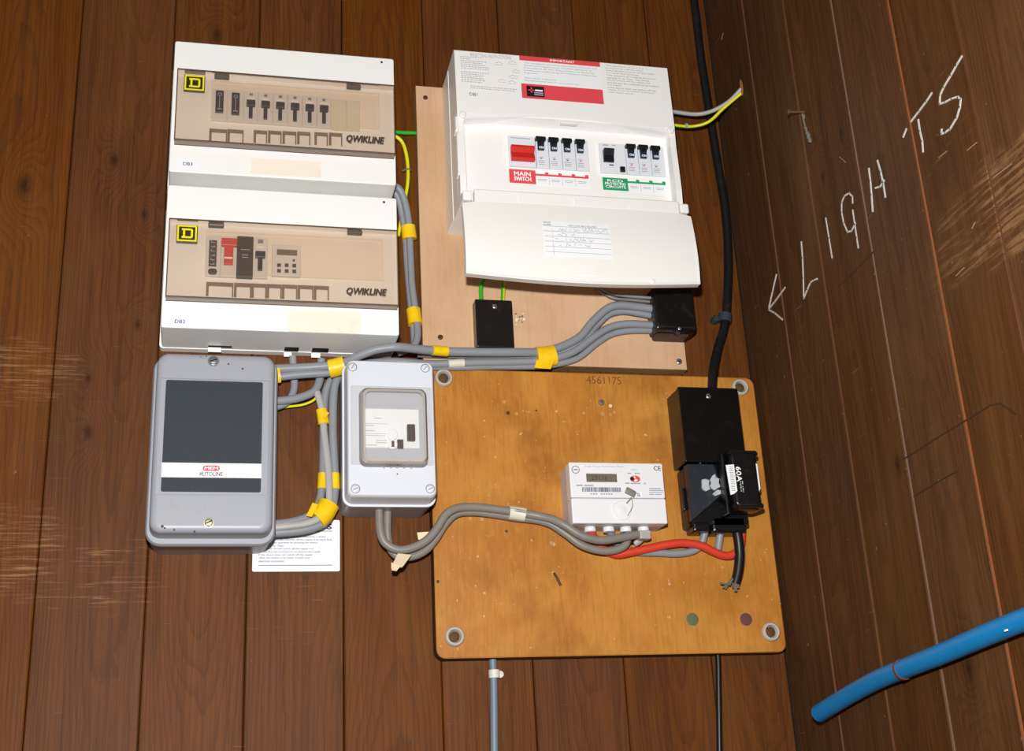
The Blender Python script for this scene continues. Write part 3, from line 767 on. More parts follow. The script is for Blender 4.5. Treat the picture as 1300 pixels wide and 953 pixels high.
# hinge arm moulded on the visible flank
obj('hinge_arm', MB().rbox([(X0 - 2.2, X0 + 1, 778, 836, 1.4, 92), (X0 - 2.2, X0 + 1, 778, 836, 1.4, 103), (X0 - 1.2, X0 + 1, 780, 834, 1, 104.5)], 3).rbox([(X0 - 3.6, X0 + 1, 838, 861, 2, 92), (X0 - 3.6, X0 + 1, 838, 861, 2, 104), (X0 - 2.4, X0 + 1, 840, 859, 1.5, 106)], 4), 'white_plastic', cu, True)
# flap
LX0, LX1 = 288.0, 578.5
def lowz(x): u = (x - (LX0 + LX1) / 2) / ((LX1 - LX0) / 2); return 626.5 + 7.5 * u * u
def lidd(t): return 124 + 8 * math.sin(t * math.pi * .75)
n = 20; rows = 8; loops_f = []
B = MB(); grid = []
for th in (4.0, 0.0):
    for j in range(rows + 1):
        t = j / rows
        for i in range(n + 1):
            u = i / n; x = LX0 + (LX1 - LX0) * u; ztop = 731.0 - (2.5 if u < .03 or u > .97 else 0)
            z = ztop + (lowz(x) - ztop) * t; bulge = 3.0 * (1 - (2 * u - 1) ** 4)
            grid.append((x, lidd(t) + bulge + th - 4, z))
N1 = n + 1; off = (rows + 1) * N1; F = []
for j in range(rows):
    for i in range(n):
        a = j * N1 + i
        F.append((a, a + 1, a + N1 + 1, a + N1)); F.append((off + a, off + a + N1, off + a + N1 + 1, off + a + 1))
for i in range(n):
    F.append((i, off + i, off + i + 1, i + 1)); b_ = rows * N1 + i; F.append((b_, b_ + 1, off + b_ + 1, off + b_))
for j in range(rows):
    a = j * N1; F.append((a, a + N1, off + a + N1, off + a)); a = j * N1 + n; F.append((a, off + a, off + a + N1, a + N1))
B.add(grid, F)
flap = obj('flap', B, 'white_plastic', cu, True)
# turned back rim of the flap
rimp = [(LX0 + (LX1 - LX0) * i / 24, 0, 0) for i in range(25)]
B = MB().loft([[(x, lidd(1) + 3.0 * (1 - (2 * (x - LX0) / (LX1 - LX0) - 1) ** 4) + q, lowz(x) + r) for q, r in ((-10, -.4), (-10, 2.2), (.6, 2.4), (1.0, 0.2), (.4, -.8))] for x, _, _ in rimp])
obj('flap_rim', B, 'white_plastic', flap, True)
for xe, s in ((LX0, 1), (LX1, -1)):
    B = MB().loft([[(x, lidd(t) + q, z) for x, q in ((xe - .3 * s, -10), (xe + 2 * s, -10), (xe + 2 * s, .6), (xe - .3 * s, .4))] for t, z in [(k / 8, 726 + (634 - 726) * k / 8) for k in range(9)]])
    obj('flap_rim', B, 'white_plastic', flap, True)
obj('flap_hinge', MB().box(X0 + 13, X1 - 13, 115, 125, 727, 749, b=2), 'white_plastic', flap)
tz = lambda z: (731 - z) / 104.0
fd_ = lambda x, z: lidd(tz(z)) + 3.0 * (1 - (2 * (x - LX0) / (LX1 - LX0) - 1) ** 4)
B = MB().loft([[(x, fd_(x, z) + k, z) for z in (646, 643, 640, 637)] + [(x, fd_(x, z) + k - 1, z) for z in (637, 646)] for x, k in [(404, .1), (408, .6), (420, .7), (436, .7), (446, .6), (450, .1)]])
obj('thumb_grip', B, 'white_plastic', flap, True)
for px, py in ((659, 252), (729, 258), (799, 266)):
    p = at(px, py, 122); obj('hinge_clip', MB().box(p[0] - 1.2, p[0] + 1.2, 118, 126.0, p[2] - 7, p[2] + 5, b=.5), 'white_plastic', flap)
obj('flap_peg', MB().lathe(at(829, 357, 133)[0], at(829, 357, 133)[2], [(3, 131), (3, 134.2), (1.5, 134.8)], 12), 'white_plastic', flap)
# handwritten circuit card on the flap
cx0, cx1, cz0, cz1 = rect(688.5, 279, 778, 330, 134)
def sheet(x0, x1, z0, z1, k, nx=8, nz=6):
    B = MB(); g = [(x0 + (x1 - x0) * i / nx, fd_(x0 + (x1 - x0) * i / nx, z0 + (z1 - z0) * j / nz) + k, z0 + (z1 - z0) * j / nz) for j in range(nz + 1) for i in range(nx + 1)]
    return B.add(g, [(j * (nx + 1) + i, j * (nx + 1) + i + 1, (j + 1) * (nx + 1) + i + 1, (j + 1) * (nx + 1) + i) for j in range(nz) for i in range(nx)])
card = obj('circuit_card', sheet(cx0, cx1, cz0, cz1, .35), 'sticker_white', flap)
B = MB(); H = cz1 - cz0
def rule(xa, xb, z, wd=.5):
    for i in range(8):
        a, b = xa + (xb - xa) * i / 8, xa + (xb - xa) * (i + 1) / 8; e = fd_((a + b) / 2, z) + .45; B.box(a, b, e - .1, e + .1, z, z + wd)
for k in range(6): rule(cx0 + 1, cx1 - 1, cz1 - H * (.15 + .145 * k))
xv = cx0 + (cx1 - cx0) * .135
for k in range(8):
    za = cz1 - H * (.12 + .105 * k); e = fd_(xv, za) + .45; B.box(xv - .25, xv + .25, e - .1, e + .1, za - H * .105, za)
obj('ruled_lines', B, 'ink_soft', card)
B = MB(); text(None, 'CIRCUITS PROTECTED', cx0 + 32, cx0 + 68, cz1 - 6.0, cz1 - 4, fd_(430, cz1 - 5) + .5, 'ink_grey', 0.01, mb=B)
text(None, 'CIRCUIT\nNUMBER', cx0 + 1, cx0 + 11, cz1 - 5.8, cz1 - 1.2, fd_(390, cz1 - 4) + .5, 'ink_grey', 0.01, mb=B)
obj('printed_text', B, 'ink_grey', card)
B = MB()
for k, (fa, fb) in enumerate(((.17, .96), (.18, .60), (.17, .80), (.22, .68))):     # illegible pen strokes
    base = cz1 - H * (.15 + .145 * (k + 1)) + 1.6; x = cx0 + (cx1 - cx0) * fa; pts = []
    while x < cx0 + (cx1 - cx0) * fb:
        if random.random() < .16:
            x += 3.0
            if len(pts) > 1: B.stroke(pts, .42, fd_(x, base) + .45, fd_(x, base) + .6)
            pts = []
        pts.append((x, base + random.choice((0, .4, 2.0, 2.6, 4.4)) + random.uniform(-.3, .3))); x += random.uniform(.9, 1.5)
    if len(pts) > 1: B.stroke(pts, .42, fd_(x, base) + .45, fd_(x, base) + .6)
obj('handwriting', B, 'ink_soft', card)
# labels on the sloping top panel
def pd(z):   # depth of the top panel at height z
    return 101 + (960 - z) / 35 * 1.5 if z > 925 else 102.5 + (925 - z) / 45 * 1.5
def panelmesh(x0, x1, z0, z1, k):
    zs = sorted({z0, z1} | {z for z in (925,) if z0 < z < z1}); B = MB()
    for a, b in zip(zs, zs[1:]): B.loft([[(x, pd(z) + e, z) for z, e in ((a, k - .5), (a, k), (b, k), (b, k - .5))] for x in (x0, x1)])
    return B
def ppt(px, py):
    d = 102.0
    for _ in range(6): x, _, z = at(px, py, d); d = pd(z)
    return x, z
a = ppt(659, 70.8); b = ppt(767, 132.3)
PT = a[1]
wl_ = obj('inspection_label', panelmesh(a[0], b[0] - .5, b[1], PT, .2), 'sticker_white', cu)
r1 = ppt(660, 76.5)[1]
obj('red_band', panelmesh(a[0], b[0] - .5, r1, PT, .45), 'label_red', wl_)
r2 = ppt(664, 106)[1]
rb_ = obj('red_band', panelmesh(a[0], b[0] - .3, b[1], r2, .45), 'label_red', wl_)
def ptext(parent, s, px0, py0, px1, py1, mat, bold=0.0, k=.6):
    p = ppt(px0, py0); q = ppt(px1, py1); B = MB(); text(None, s, p[0], q[0], q[1], p[1], 0, mat, bold, mb=B)
    B.v = [(x, pd(z) + k + d_, z) for x, d_, z in B.v]; return obj('lettering', B, mat, parent)
def ppara(parent, lines, px0, py0, px1, pyb, mat, frac=.62, bold=0.0):
    p = ppt(px0, py0); q = ppt(px1, pyb); ext = []
    for s in lines:
        if s.strip(): v, f = glyphs(s); ext.append(max(t[0] for t in v) - min(t[0] for t in v))
        else: ext.append(0)
    sc = (q[0] - p[0]) / max(ext); pitch = (p[1] - q[1]) / len(lines); B = MB()
    for i, s in enumerate(lines):
        if s.strip(): text(None, s, p[0], p[0] + ext[i] * sc, p[1] - i * pitch - pitch * frac, p[1] - i * pitch, 0, mat, bold, mb=B)
    B.v = [(x, pd(z) + .45, z) for x, _, z in B.v]; return obj('printed_text', B, mat, parent)
ptext(wl_, 'IMPORTANT', 698, 75.5, 729, 80.8, 'white_ink', 0.018)
ppara(wl_, ['This installation should be periodically inspected and', 'tested and a report on its condition obtained, as', 'prescribed in BS 7671 Requirements for Electrical', 'Installations published by the Institution of Electrical', 'Engineers.', '', 'Date of last inspection   ....  ....  ....', 'Recommended date of next inspection   ....  ....'],
      664.5, 79, 760, 112, 'ink_grey', .60)
bb = ppt(668, 109); bc = ppt(691.5, 124)
lg = obj('maker_mark', panelmesh(bb[0], bc[0], bc[1], bb[1], .7), 'black_ink', rb_)
gx, gz = bb[0] + 6.2, bb[1] - 6.5; k_ = pd(gz) + .8
obj('cross', MB().box(gx - 4, gx + 4, k_, k_ + .3, gz - .8, gz + .8).box(gx - .8, gx + .8, k_, k_ + .3, gz - 4, gz + 4), 'label_red', lg)
obj('print', MB().box(gx + 5, gx + 15, k_, k_ + .3, gz - .9, gz + 1.3), 'white_ink', lg)
obj('print', MB().box(gx + 3.5, gx + 15.5, k_, k_ + .3, gz - 4.2, gz - 2.6).box(gx + 3.5, gx + 15.5, k_, k_ + .3, gz - 7.0, gz - 5.4), 'ink_soft', lg)
ppara(cu, ['This installation, or part of it, is', 'protected by a device which', 'automatically switches off the supply', 'if an earth fault develops.', 'Test quarterly by pressing the button', "marked 'T' or 'Test'. The device", 'should switch off the supply and', 'should then be switched on to restore', 'the supply.', 'If the device does not switch off the', 'supply when the button is pressed,', 'seek expert advice.'],
      768.5, 82.5, 838, 124.5, 'ink_grey', .60)
ptext(cu, 'RESETTING INSTRUCTIONS', 597, 67.5, 649, 76, 'ink_soft', 0.0)
def fine_print(parent, px0, py0, px1, pyb, rows, lens, mat='ink_soft'):
    # print too small to read: rows of word-long dashes
    p = ppt(px0, py0); q = ppt(px1, pyb); pitch = (p[1] - q[1]) / rows; B = MB()
    for i in range(rows):
        if lens[i % len(lens)] == 0: continue
        x = p[0]; xe = p[0] + (q[0] - p[0]) * lens[i % len(lens)]; z = p[1] - i * pitch
        while x < xe:
            l = random.uniform(1.5, 4.0); B.box(x, min(x + l, xe + 1), pd(z) + .25, pd(z) + .45, z - pitch * .5, z); x += l + .8
    obj('fine_print', B, mat, parent)
M['ink_faint'] = plain('faint print', '#bfc1c6', 0.6)
fine_print(cu, 584, 71, 624, 108, 14, (.78, .3, .85, .7, .8, .95, .9, 0, .95, .72, .7, .75, .8, .65), 'ink_faint')
fine_print(cu, 597, 108.5, 656, 118, 2, (1, .95), 'ink_faint')
# small line drawings right of the notes
B = MB()
for (px, py, s) in ((633, 80, 5), (650, 79, 5), (655, 90, 5), (651, 97, 6), (637, 102, 5), (650, 104, 5)):
    x, z = ppt(px, py); B.stroke([(x - s, z - 1), (x, z + 1.5), (x + s, z - .5)], .45, pd(z) + .3, pd(z) + .5); B.stroke([(x - s, z - 3), (x + s, z - 3)], .4, pd(z) + .3, pd(z) + .5)
obj('line_drawing', B, 'ink_soft', cu)
ptext(cu, 'DB1', 596, 117.5, 606, 122.3, 'ink', 0.0)
# recessed switch rows
PD = 88.0
z8 = lambda zx, zy, d: at(620 + zx / 5.2, 150 + zy / 5.2, d)
def r8(a, b, c, e, d): p = z8(a, b, d); q = z8(c, e, d); return p[0], q[0], q[2], p[2]
x0, x1, z0, z1 = r8(128, 116, 660, 352, PD + 3)
R1 = (x0, x1, z0, z1)
B = MB()
for q in (R1,): B.box(q[0] - 1.5, q[1] + 1.5, PD - .2, PD + 1.4, q[2] - 1.5, q[3] + 1.5, b=.6)
obj('aperture_frame', B, 'white_plastic', cu)
q8 = lambda v, yy: z8(v, yy, PD + 5)[0]
msx = (x0, q8(313, 225))
ms = obj('main_switch', MB().box(msx[0], msx[1] - .3, PD, PD + 5, z0, z1, b=.5), 'breaker_light', cu)
q = r8(149, 172, 309, 280, PD + 10)
obj('red_rocker', MB().prism_x([(PD + 3, q[2]), (PD + 3, q[3]), (PD + 12, q[3] - 1), (PD + 12, q[3] - 4), (PD + 8, (q[2] + q[3]) / 2 + 1), (PD + 11, q[2] + 3), (PD + 10, q[2] + .5)], q[0], q[1]), 'red_switch', ms)
obj('print', MB().box(msx[0] + 3, msx[1] - 6, PD + 4.9, PD + 5.2, z1 - 4, z1 - 3), 'ink_soft', ms)
def mcb(parent, xa, xb, z0, z1, xc, red=True):
    md = obj('circuit_breaker', MB().box(xa + .2, xb - .2, PD, PD + 5, z0, z1, b=.5), 'breaker_light', parent)
    obj('print', MB().box(xc - 2.5, xc + 2.5, PD + 4.9, PD + 5.2, z0 + 14.5, z0 + 15.5).box(xc - 4, xc + 4, PD + 4.9, PD + 5.2, z0 + 9.5, z0 + 10.3).box(xc - 4, xc + 4, PD + 4.9, PD + 5.2, z0 + 7, z0 + 7.8).box(xc - 4, xc + 4, PD + 4.9, PD + 5.2, z0 + 4.5, z0 + 5.3), 'ink_soft', md)
    obj('mark', MB().box(xc - 1.2, xc + 1.2, PD + 4.9, PD + 5.25, z0 + 12.3, z0 + 13.7), 'label_red' if red else 'ink', md)
    tg = obj('toggle', MB().box(xc - 6.6, xc + 6.6, PD + 4, PD + 10, z1 - 6.5, z1 - 1.0, b=.8).box(xc - 4.4, xc + 4.4, PD + 4, PD + 9, z1 - 11, z1 - 5.5, b=.5), 'toggle_black', md)
    fc = obj('toggle_face', MB().box(xc - 4.2, xc + 4.2, PD + 4, PD + 8.5, z1 - 19.5, z1 - 10.5, b=.5), 'toggle_blue', tg)
    text(fc, 'ON', xc - 3.0, xc + 3.0, z1 - 18.4, z1 - 15.0, PD + 8.7, 'white_ink', 0.018)
e1 = [313, 398, 485, 573, 660]
for i in range(4):
    xa, xb = q8(e1[i], 200), q8(e1[i + 1], 210); xc = z8([350, 435, 523, 610][i], 170 + 5 * i, PD + 10)[0]
    mcb(cu, xa, xb, z0, z1, xc, i != 2)
x0, x1, z0, z1 = r8(728, 166, 1162, 388, PD + 3)
R2 = (x0, x1, z0, z1)
obj('aperture_frame', MB().box(x0 - 1.5, x1 + 1.5, PD - .2, PD + 1.4, z0 - 1.5, z1 + 1.5, b=.6), 'white_plastic', cu)
rx = q8(908, 250)
rc = obj('residual_current_device', MB().box(x0, rx - .2, PD, PD + 5, z0, z1, b=.5), 'breaker_light', cu)
q = r8(759, 204, 832, 285, PD + 9); obj('rocker', MB().prism_x([(PD + 4, q[2]), (PD + 4, q[3]), (PD + 13, q[3]), (PD + 9, (q[2] + q[3]) / 2), (PD + 8, q[2])], q[0], q[1]), 'toggle_black', rc)
q = r8(870, 318, 905, 354, PD + 7); obj('test_button', MB().box(q[0], q[1], PD + 4, PD + 8, q[2], q[3], b=.7), 'toggle_black', rc)
q = r8(798, 304, 828, 314, PD + 5); obj('indicator', MB().box(q[0], q[1], PD + 4.8, PD + 5.3, q[2], q[3]), 'ink', rc)
obj('print', MB().box(x0 + 5, x0 + 12, PD + 4.9, PD + 5.2, z1 - 3.5, z1 - 2.6).box(x0 + 17, x0 + 22, PD + 4.9, PD + 5.2, z1 - 3, z1 - 2.2), 'ink_grey', rc)
e2 = [908, 990, 1073, 1162]
for i in range(3):
    xa, xb = q8(e2[i], 250), q8(e2[i + 1], 260); xc = z8([945, 1027, 1108][i], 210 + 5 * i, PD + 10)[0]
    mcb(cu, xa, xb, z0, z1, xc)
def circuit_strip(lab, words, lcol, sx, ya, yb, tabs, n):
    q = r8(*lab, PD); l_ = obj('circuit_label', MB().box(q[0], q[1], PD - .1, PD + .5, q[2], q[3]), lcol, cu)
    hh = q[3] - q[2]; m = len(words)
    for k, s in enumerate(words):
        wf = [.62, .82, .80][k] if m == 3 else [.62, .64][k]; xm = (q[0] + q[1]) / 2; zt_ = q[3] - hh * (.14 + .74 * k / m + (.02 if m == 2 else 0)); th = hh * (.30 if m == 2 else .20)
        text(l_, s, xm - (q[1] - q[0]) * wf / 2, xm + (q[1] - q[0]) * wf / 2, zt_ - th, zt_, PD + .6, 'white_ink', 0.018)
    p0 = z8(sx[0], ya, PD); p1 = z8(sx[1], yb, PD); zc = (p0[2] + p1[2]) / 2
    st = obj('label_strip', MB().box(q[1], p1[0] + 1, PD - .1, PD + .3, q[2] - 1, zc + 4), 'sticker_white', cu)
    obj('coloured_line', MB().box(q[1], p1[0], PD + .2, PD + .5, zc - 1.3, zc + 1.3), lcol, st)
    for tx in tabs:
        xx = z8(tx, ya, PD)[0]; obj('coloured_tab', MB().box(xx - 2.2, xx + 2.2, PD + .2, PD + .55, zc - 1, zc + 4), lcol, st)
    wd = (p1[0] - q[1]) / n
    for k in range(n):
        B = MB(); xa = q[1] + wd * k
        if k: B.box(xa - .2, xa + .2, PD + .2, PD + .45, q[2], zc - 2)
        B.box(xa + 3, xa + wd - 3, PD + .2, PD + .45, zc - 6.5, zc - 5.8).box(xa + 3.5, xa + wd - 3.5, PD + .2, PD + .45, zc - 8.5, zc - 7.9)
        obj('print', B, 'ink_soft', st)
circuit_strip((135, 335, 315, 436), ['MAIN', 'SWITCH'], 'label_red', (315, 660), 372, 397, (385, 472, 560, 648), 4)
circuit_strip((752, 390, 925, 482), ['RCD', 'PROTECTED', 'CIRCUITS'], 'label_green', (925, 1170), 420, 440, (985, 1072, 1157), 3)

# ------------------------------------------------------------------ grey metal switch box with slate label
sb = thing('switch_box', 'grey painted metal switch box with a dark slate label panel, below the stacked boards', 'switch box', (6, 0, 328))
obj('base', MB().rbox([(-59, 72, 330, 541, 14, 0.6), (-60, 73, 329, 542, 15, 40), (-61, 74, 328, 543, 15, 52)], 6), 'grey_paint', sb, True)
obj('flange', MB().rbox([(-62, 75, 327, 544, 16, 52), (-63, 76, 326, 545, 17, 54), (-63, 76, 326, 545, 17, 58), (-61, 74, 328, 543, 15, 61), (-58.5, 71.5, 333, 540, 13, 61)], 6), 'grey_paint', sb, True)
lid_ = obj('lid', MB().rbox([(-58.5, 71.5, 333.5, 539, 12, 60), (-58, 71, 334, 538.5, 12, 82), (-57, 70, 335, 537.5, 12, 86), (-54, 67, 338, 534.5, 10, 88.5), (-50, 63, 342, 530, 8, 88.7)], 6), 'grey_paint', sb, True)
LD = 88.6
def rl(l, t, r, b): return rect(l, t, r, b, LD + 1.2)
x0, x1, z0, z1 = rl(205, 479, 340, 629)
x0, x1 = -54.0, 66.0
obj('raised_panel', MB().rbox([(x0, x1, z0, z1, 1.5, LD - 1), (x0, x1, z0, z1, 1.5, LD + .6), (x0 + 1.2, x1 - 1.2, z0 + 1.2, z1 - 1.2, 1, LD + 1.2)], 2), 'grey_paint', lid_)
ax, ay = at(210.3, 482, LD + 1.2), at(331, 625, LD + 1.2)
lx0, lx1, lz0, lz1 = ax[0] + .5, ay[0], ay[2], ax[2]
lab = obj('label_panel', MB().rbox([(lx0, lx1, lz0, lz1, 2, LD + 1.0), (lx0, lx1, lz0, lz1, 2, LD + 1.6)], 3), 'slate', lid_)
za = at(206, 587, LD + 1.6)[2]; zb = at(206, 605.5, LD + 1.6)[2]
stp = obj('white_stripe', MB().box(lx0 - .2, lx1 + .2, LD + 1.4, LD + 1.9, zb, za), 'sticker_white', lab)
q = rect(257.5, 590.5, 279, 597.8, LD + 2)
mm = obj('maker_badge', MB().rbox([(q[0], q[1], q[2], q[3], 3, LD + 1.7), (q[0], q[1], q[2], q[3], 3, LD + 2.1)], 4), 'label_red', stp)
text(mm, 'MEM', q[0] + 2, q[1] - 2, q[2] + 1.4, q[3] - 1.4, LD + 2.2, 'white_ink', 0.018)
q = rect(252.8, 598.6, 282.5, 604.2, LD + 2); text(stp, 'AUTOLINE', q[0], q[1], q[2], q[3], LD + 2.05, 'ink_brown', 0.01)
p = at(271, 458, LD + 1); screw(lid_, p[0], p[2], LD - .2, 4.4, 'steel', 3.4, True, 'screw', 6.4)
p = at(265, 663, LD + 1); screw(lid_, p[0], p[2], LD - .2, 4.4, 'brass', 3.0, True, 'screw', 5.4)
for k, (px, py, r) in enumerate(((290, 462, 1.2), (308, 468, 1.4), (262, 452, .8), (206, 668, 1.8), (209, 670, 1.2), (221, 672, 1.0), (247, 674, 1.0), (255, 453, .7))):
    p = at(px, py, LD); obj('rust_spot', MB().lathe(p[0], p[2], [(r, LD - 2.6), (r * .9, LD + .25), (r * .3, LD + .3)], 8), 'rust', lid_)

# ------------------------------------------------------------------ small grey enclosure with clear window
se = thing('small_enclosure', 'small pale grey plastic enclosure with a clear window, left of the orange board', 'switch box', (203, 0, 372))
obj('base', MB().rbox([(152, 254, 373, 540, 10, 0.6), (151, 255, 372, 541, 11, 40), (150.5, 255.5, 371.5, 541.5, 11, 56), (150.5, 255.5, 371.5, 541.5, 11, 58.5), (152, 254, 373.5, 540, 10, 59.5)], 6), 'base_grey', se, True)
obj('seal_rib', MB().rbox([(150, 256, 371, 542, 11, 57.2), (149.6, 256.4, 370.6, 542.4, 11.3, 58.2), (150, 256, 371, 542, 11, 59.4)], 6), 'lid_grey', se, True)
slid = obj('lid', MB().rbox([(152, 254, 374, 539.5, 8, 59), (152.5, 253.5, 375.5, 538, 7, 80), (153, 253, 376.5, 537.5, 7, 83.5), (154.5, 251.5, 378, 536, 6, 85)], 6), 'lid_grey', se, True)
SD = 85.0
for px, py in ((447.5, 465.8), (539.8, 467.3), (451.3, 620.3), (546.2, 620.3)):
    p = at(px, py, SD)
    rg = obj('screw_recess', MB().loft([[(p[0] + r * math.cos(i * math.pi / 10), h, p[2] + r * math.sin(i * math.pi / 10)) for i in range(20)] for r, h in ((5.4, SD - .3), (5.4, SD + .5), (4.6, SD + .6), (4.2, SD - .1))]), 'base_grey', slid)
    screw(rg, p[0], p[2], SD - .2, 3.8, 'lid_grey', 1.0, slotmat='base_grey')
x0, x1, z0, z1 = rect(445, 488.8, 551, 590.5, SD + 2)
x1 = min(x1, 251.8)
obj('window_plate', MB().rbox([(x0, x1, z0, z1, 2, SD - .1), (x0, x1, z0, z1, 2, SD + 1.0), (x0 + .8, x1 - .8, z0 + .8, z1 - .8, 2, SD + 1.4)], 3, 0, False, True), 'clearp', slid)
# the module seen through the window
x0i, x1i, z0i, z1i = rect(461, 499, 533, 571, SD + 2)
bz = obj('inner_face', MB().box(x0i - 2, x1i + 2, SD - .1, SD + .5, z0i - 1, z1i + 1), 'lid_grey', slid)
dv = obj('device_face', MB().box(x0i, x1i, SD + .3, SD + 2.0, z0i + 2, z1i - 18, b=.5), 'sticker_white', slid)
z8b = lambda zx, zy, d: at(430 + zx / 4.33, 450 + zy / 4.33, d)
p = z8b(295, 440, SD + 3); pq = z8b(295, 492, SD + 3)
obj('white_dial', MB().lathe(p[0], p[2], [(6.2, SD + 1.5), (6.2, SD + 4), (4.8, SD + 5)], 20).lathe(pq[0], pq[2], [(6.0, SD + 1.5), (6.0, SD + 3.6), (4.8, SD + 4.4)], 20), 'sticker_white', dv, True)
p = z8b(375, 385, SD + 4); q = z8b(420, 476, SD + 4); obj('rocker', MB().box(p[0], q[0], SD + 1.8, SD + 7, q[2], p[2], b=.8), 'brown_block', dv)
p = z8b(322, 466, SD + 4); q = z8b(356, 515, SD + 4); obj('test_button', MB().box(p[0], q[0], SD + 1.8, SD + 5, q[2], p[2], b=.6), 'brown_block', dv)
p = z8b(290, 474, SD + 4); q = z8b(306, 508, SD + 4); obj('indicator', MB().box(p[0], q[0], SD + 1.8, SD + 4.6, q[2], p[2]), 'ink_brown', dv)
B = MB()
for (a, b, yy) in ((195, 235, 348), (140, 265, 378), (145, 195, 388), (148, 200, 415), (150, 260, 432), (150, 255, 443), (205, 265, 470), (205, 262, 482), (152, 210, 495)):
    p = z8b(a, yy, SD + 2); q = z8b(b, yy + 4, SD + 2); B.box(p[0], q[0], SD + 1.9, SD + 2.3, q[2], p[2])
obj('fine_print', B, 'ink_soft', dv)
# clear domed door
x0, x1, z0, z1 = rect(457.5, 492, 544, 590, SD + 9)
dm = obj('clear_door', MB().rbox([(x0 - 1, x1 + 1, z0 - 1, z1 + 1, 8, SD + 1.2), (x0, x1, z0, z1, 8, SD + 4), (x0 + .5, x1 - .5, z0 + .5, z1 - .5, 8, SD + 11), (x0 + 2.5, x1 - 2.5, z0 + 2.5, z1 - 2.5, 6.5, SD + 13)], 5, 0, False, True), 'clearp', slid, True)
ring = lambda e, d: rloop(x0 + e, x1 - e, z0 + e, z1 - e, 7, d, n=5)
obj('door_rim', MB().loft([ring(.6, SD + 10.8), ring(2.6, SD + 13.1), ring(4.8, SD + 13.2), ring(4.8, SD + 12.4), ring(1.8, SD + 10.8)], closed=True), 'clear_rim', dm, True)
p = at(500, 588, SD + 5); obj('door_catch', MB().box(p[0] - 9, p[0] + 9, SD + .8, SD + 8, p[2] - 1.5, p[2] + 2, b=.8), 'clear_rim', dm)
for dx in (-11, -3, 4, 12, 20): obj('catch_tooth', MB().box(p[0] + dx - 1, p[0] + dx + 1, SD + .8, SD + 3, p[2] - 4.5, p[2] - 1.6, b=.3), 'clear_rim', dm)
p = at(504.5, 601.5, SD); obj('keyhole', MB().lathe(p[0], p[2], [(1.0, SD - .1), (.8, SD + .2)], 8), 'ink', slid)

# ------------------------------------------------------------------ electricity meter
MX0, MX1, MZ0, MZ1, ME = 419.0, 535.5, 355.0, 433.5, 60.0
a = at(722, 586.2, ME); b = at(848, 664.4, ME)
MX0, MX1, MZ0, MZ1 = a[0], b[0], b[2], a[2]
mt = thing('electricity_meter', 'white electricity meter with a small grey display and barcode on the orange board', 'meter', ((MX0 + MX1) / 2, 18, MZ0))
obj('base', MB().box(MX0 + .3, MX1 - .3, 18.2, 50, MZ0 + .3, MZ1 - .3, b=1), 'meter_side', mt)
split = at(727, 631.5, ME)[2]
fc = obj('face', MB().box(MX0, MX1, 44, ME, split + .25, MZ1, b=1.4), 'meter_case', mt)
tcv = obj('terminal_cover', MB().box(MX0, MX1, 44, ME, MZ0, split - .25, b=1.4), 'meter_case', mt)
z7 = lambda zx, zy: at(700 + zx / 6.355, 570 + zy / 6.355, ME)
def r7(a, b, c, e): p = z7(a, b); q = z7(c, e); return p[0], q[0], q[2], p[2]
q = r7(279, 197, 531, 267); dsp = obj('display', MB().box(q[0], q[1], ME - .2, ME + .5, q[2], q[3]), 'lcd_dim', fc)
text(dsp, '29116', q[0] + 6, q[1] - 12, q[2] + 2, q[3] - 2, ME + .6, 'ink_brown', -0.01, name='digits')
q = r7(265, 128, 585, 152); text(fc, 'Single Phase Watt Hour Meter', q[0], q[1], q[2], q[3], ME + .1, 'ink_soft', 0.0)
q = r7(824, 136, 882, 172); text(fc, 'CE', q[0], q[1], q[2], q[3], ME + .1, 'black_ink', 0.01)
p = z7(195, 165); r = 4.9
obj('round_emblem', MB().loft([[(p[0] + (r - e) * math.cos(i * math.pi / 12), d, p[2] + (r - e) * math.sin(i * math.pi / 12)) for i in range(24)] for e, d in ((0, ME - .1), (0, ME + .15), (1.0, ME + .15), (1.0, ME - .1))], closed=True).box(p[0] - 2.4, p[0] + 2.4, ME, ME + .12, p[2] - .8, p[2] + .8), 'ink_grey', fc)
q = r7(247, 306, 571, 346); B = MB(); x = q[0]
while x < q[1] - 1:
    wd = random.choice((.5, .8, 1.2)); B.box(x, x + wd, ME, ME + .12, q[2], q[3]); x += wd + random.choice((.35, .5, .8))
obj('barcode', B, 'ink', fc)
q = r7(315, 354, 500, 372); wd_ = (q[1] - q[0]) / 9
obj('fine_print', [B.box(q[0] + wd_ * i, q[0] + wd_ * (i + .7), ME, ME + .12, q[2] + .6, q[3]) for B in [MB()] for i in (0, 1, 2, 4, 5, 6, 7, 8)][-1], 'ink_soft', fc)
q = r7(200, 286, 340, 300); obj('fine_print', MB().box(q[0], q[0] + 8, ME, ME + .12, q[2], q[3]).box(q[0] + 9.5, q[1], ME, ME + .12, q[2], q[3]), 'ink_soft', fc)
p = z7(676, 240)
ol = obj('maker_mark', MB().loft([[(p[0] + 6.4 * k * math.cos(i * math.pi / 12), d, p[2] + 4.2 * k * math.sin(i * math.pi / 12)) for i in range(24)] for k, d in ((1, ME - .1), (1, ME + .15), (.05, ME + .16))]), 'label_red', fc)
obj('dark_half', MB().lathe(p[0] - 4.0, p[2] + .2, [(2.5, ME), (2.4, ME + .25)], 14), 'black_ink', ol)
obj('white_swirl', MB().stroke([(p[0] - 1, p[2] + 2.6), (p[0] + .6, p[2] + .2), (p[0] - .6, p[2] - 2.8)], 1.5, ME, ME + .3).lathe(p[0] + 1.6, p[2] - 1.6, [(1.3, ME), (1.2, ME + .3)], 10), 'white_ink', ol)
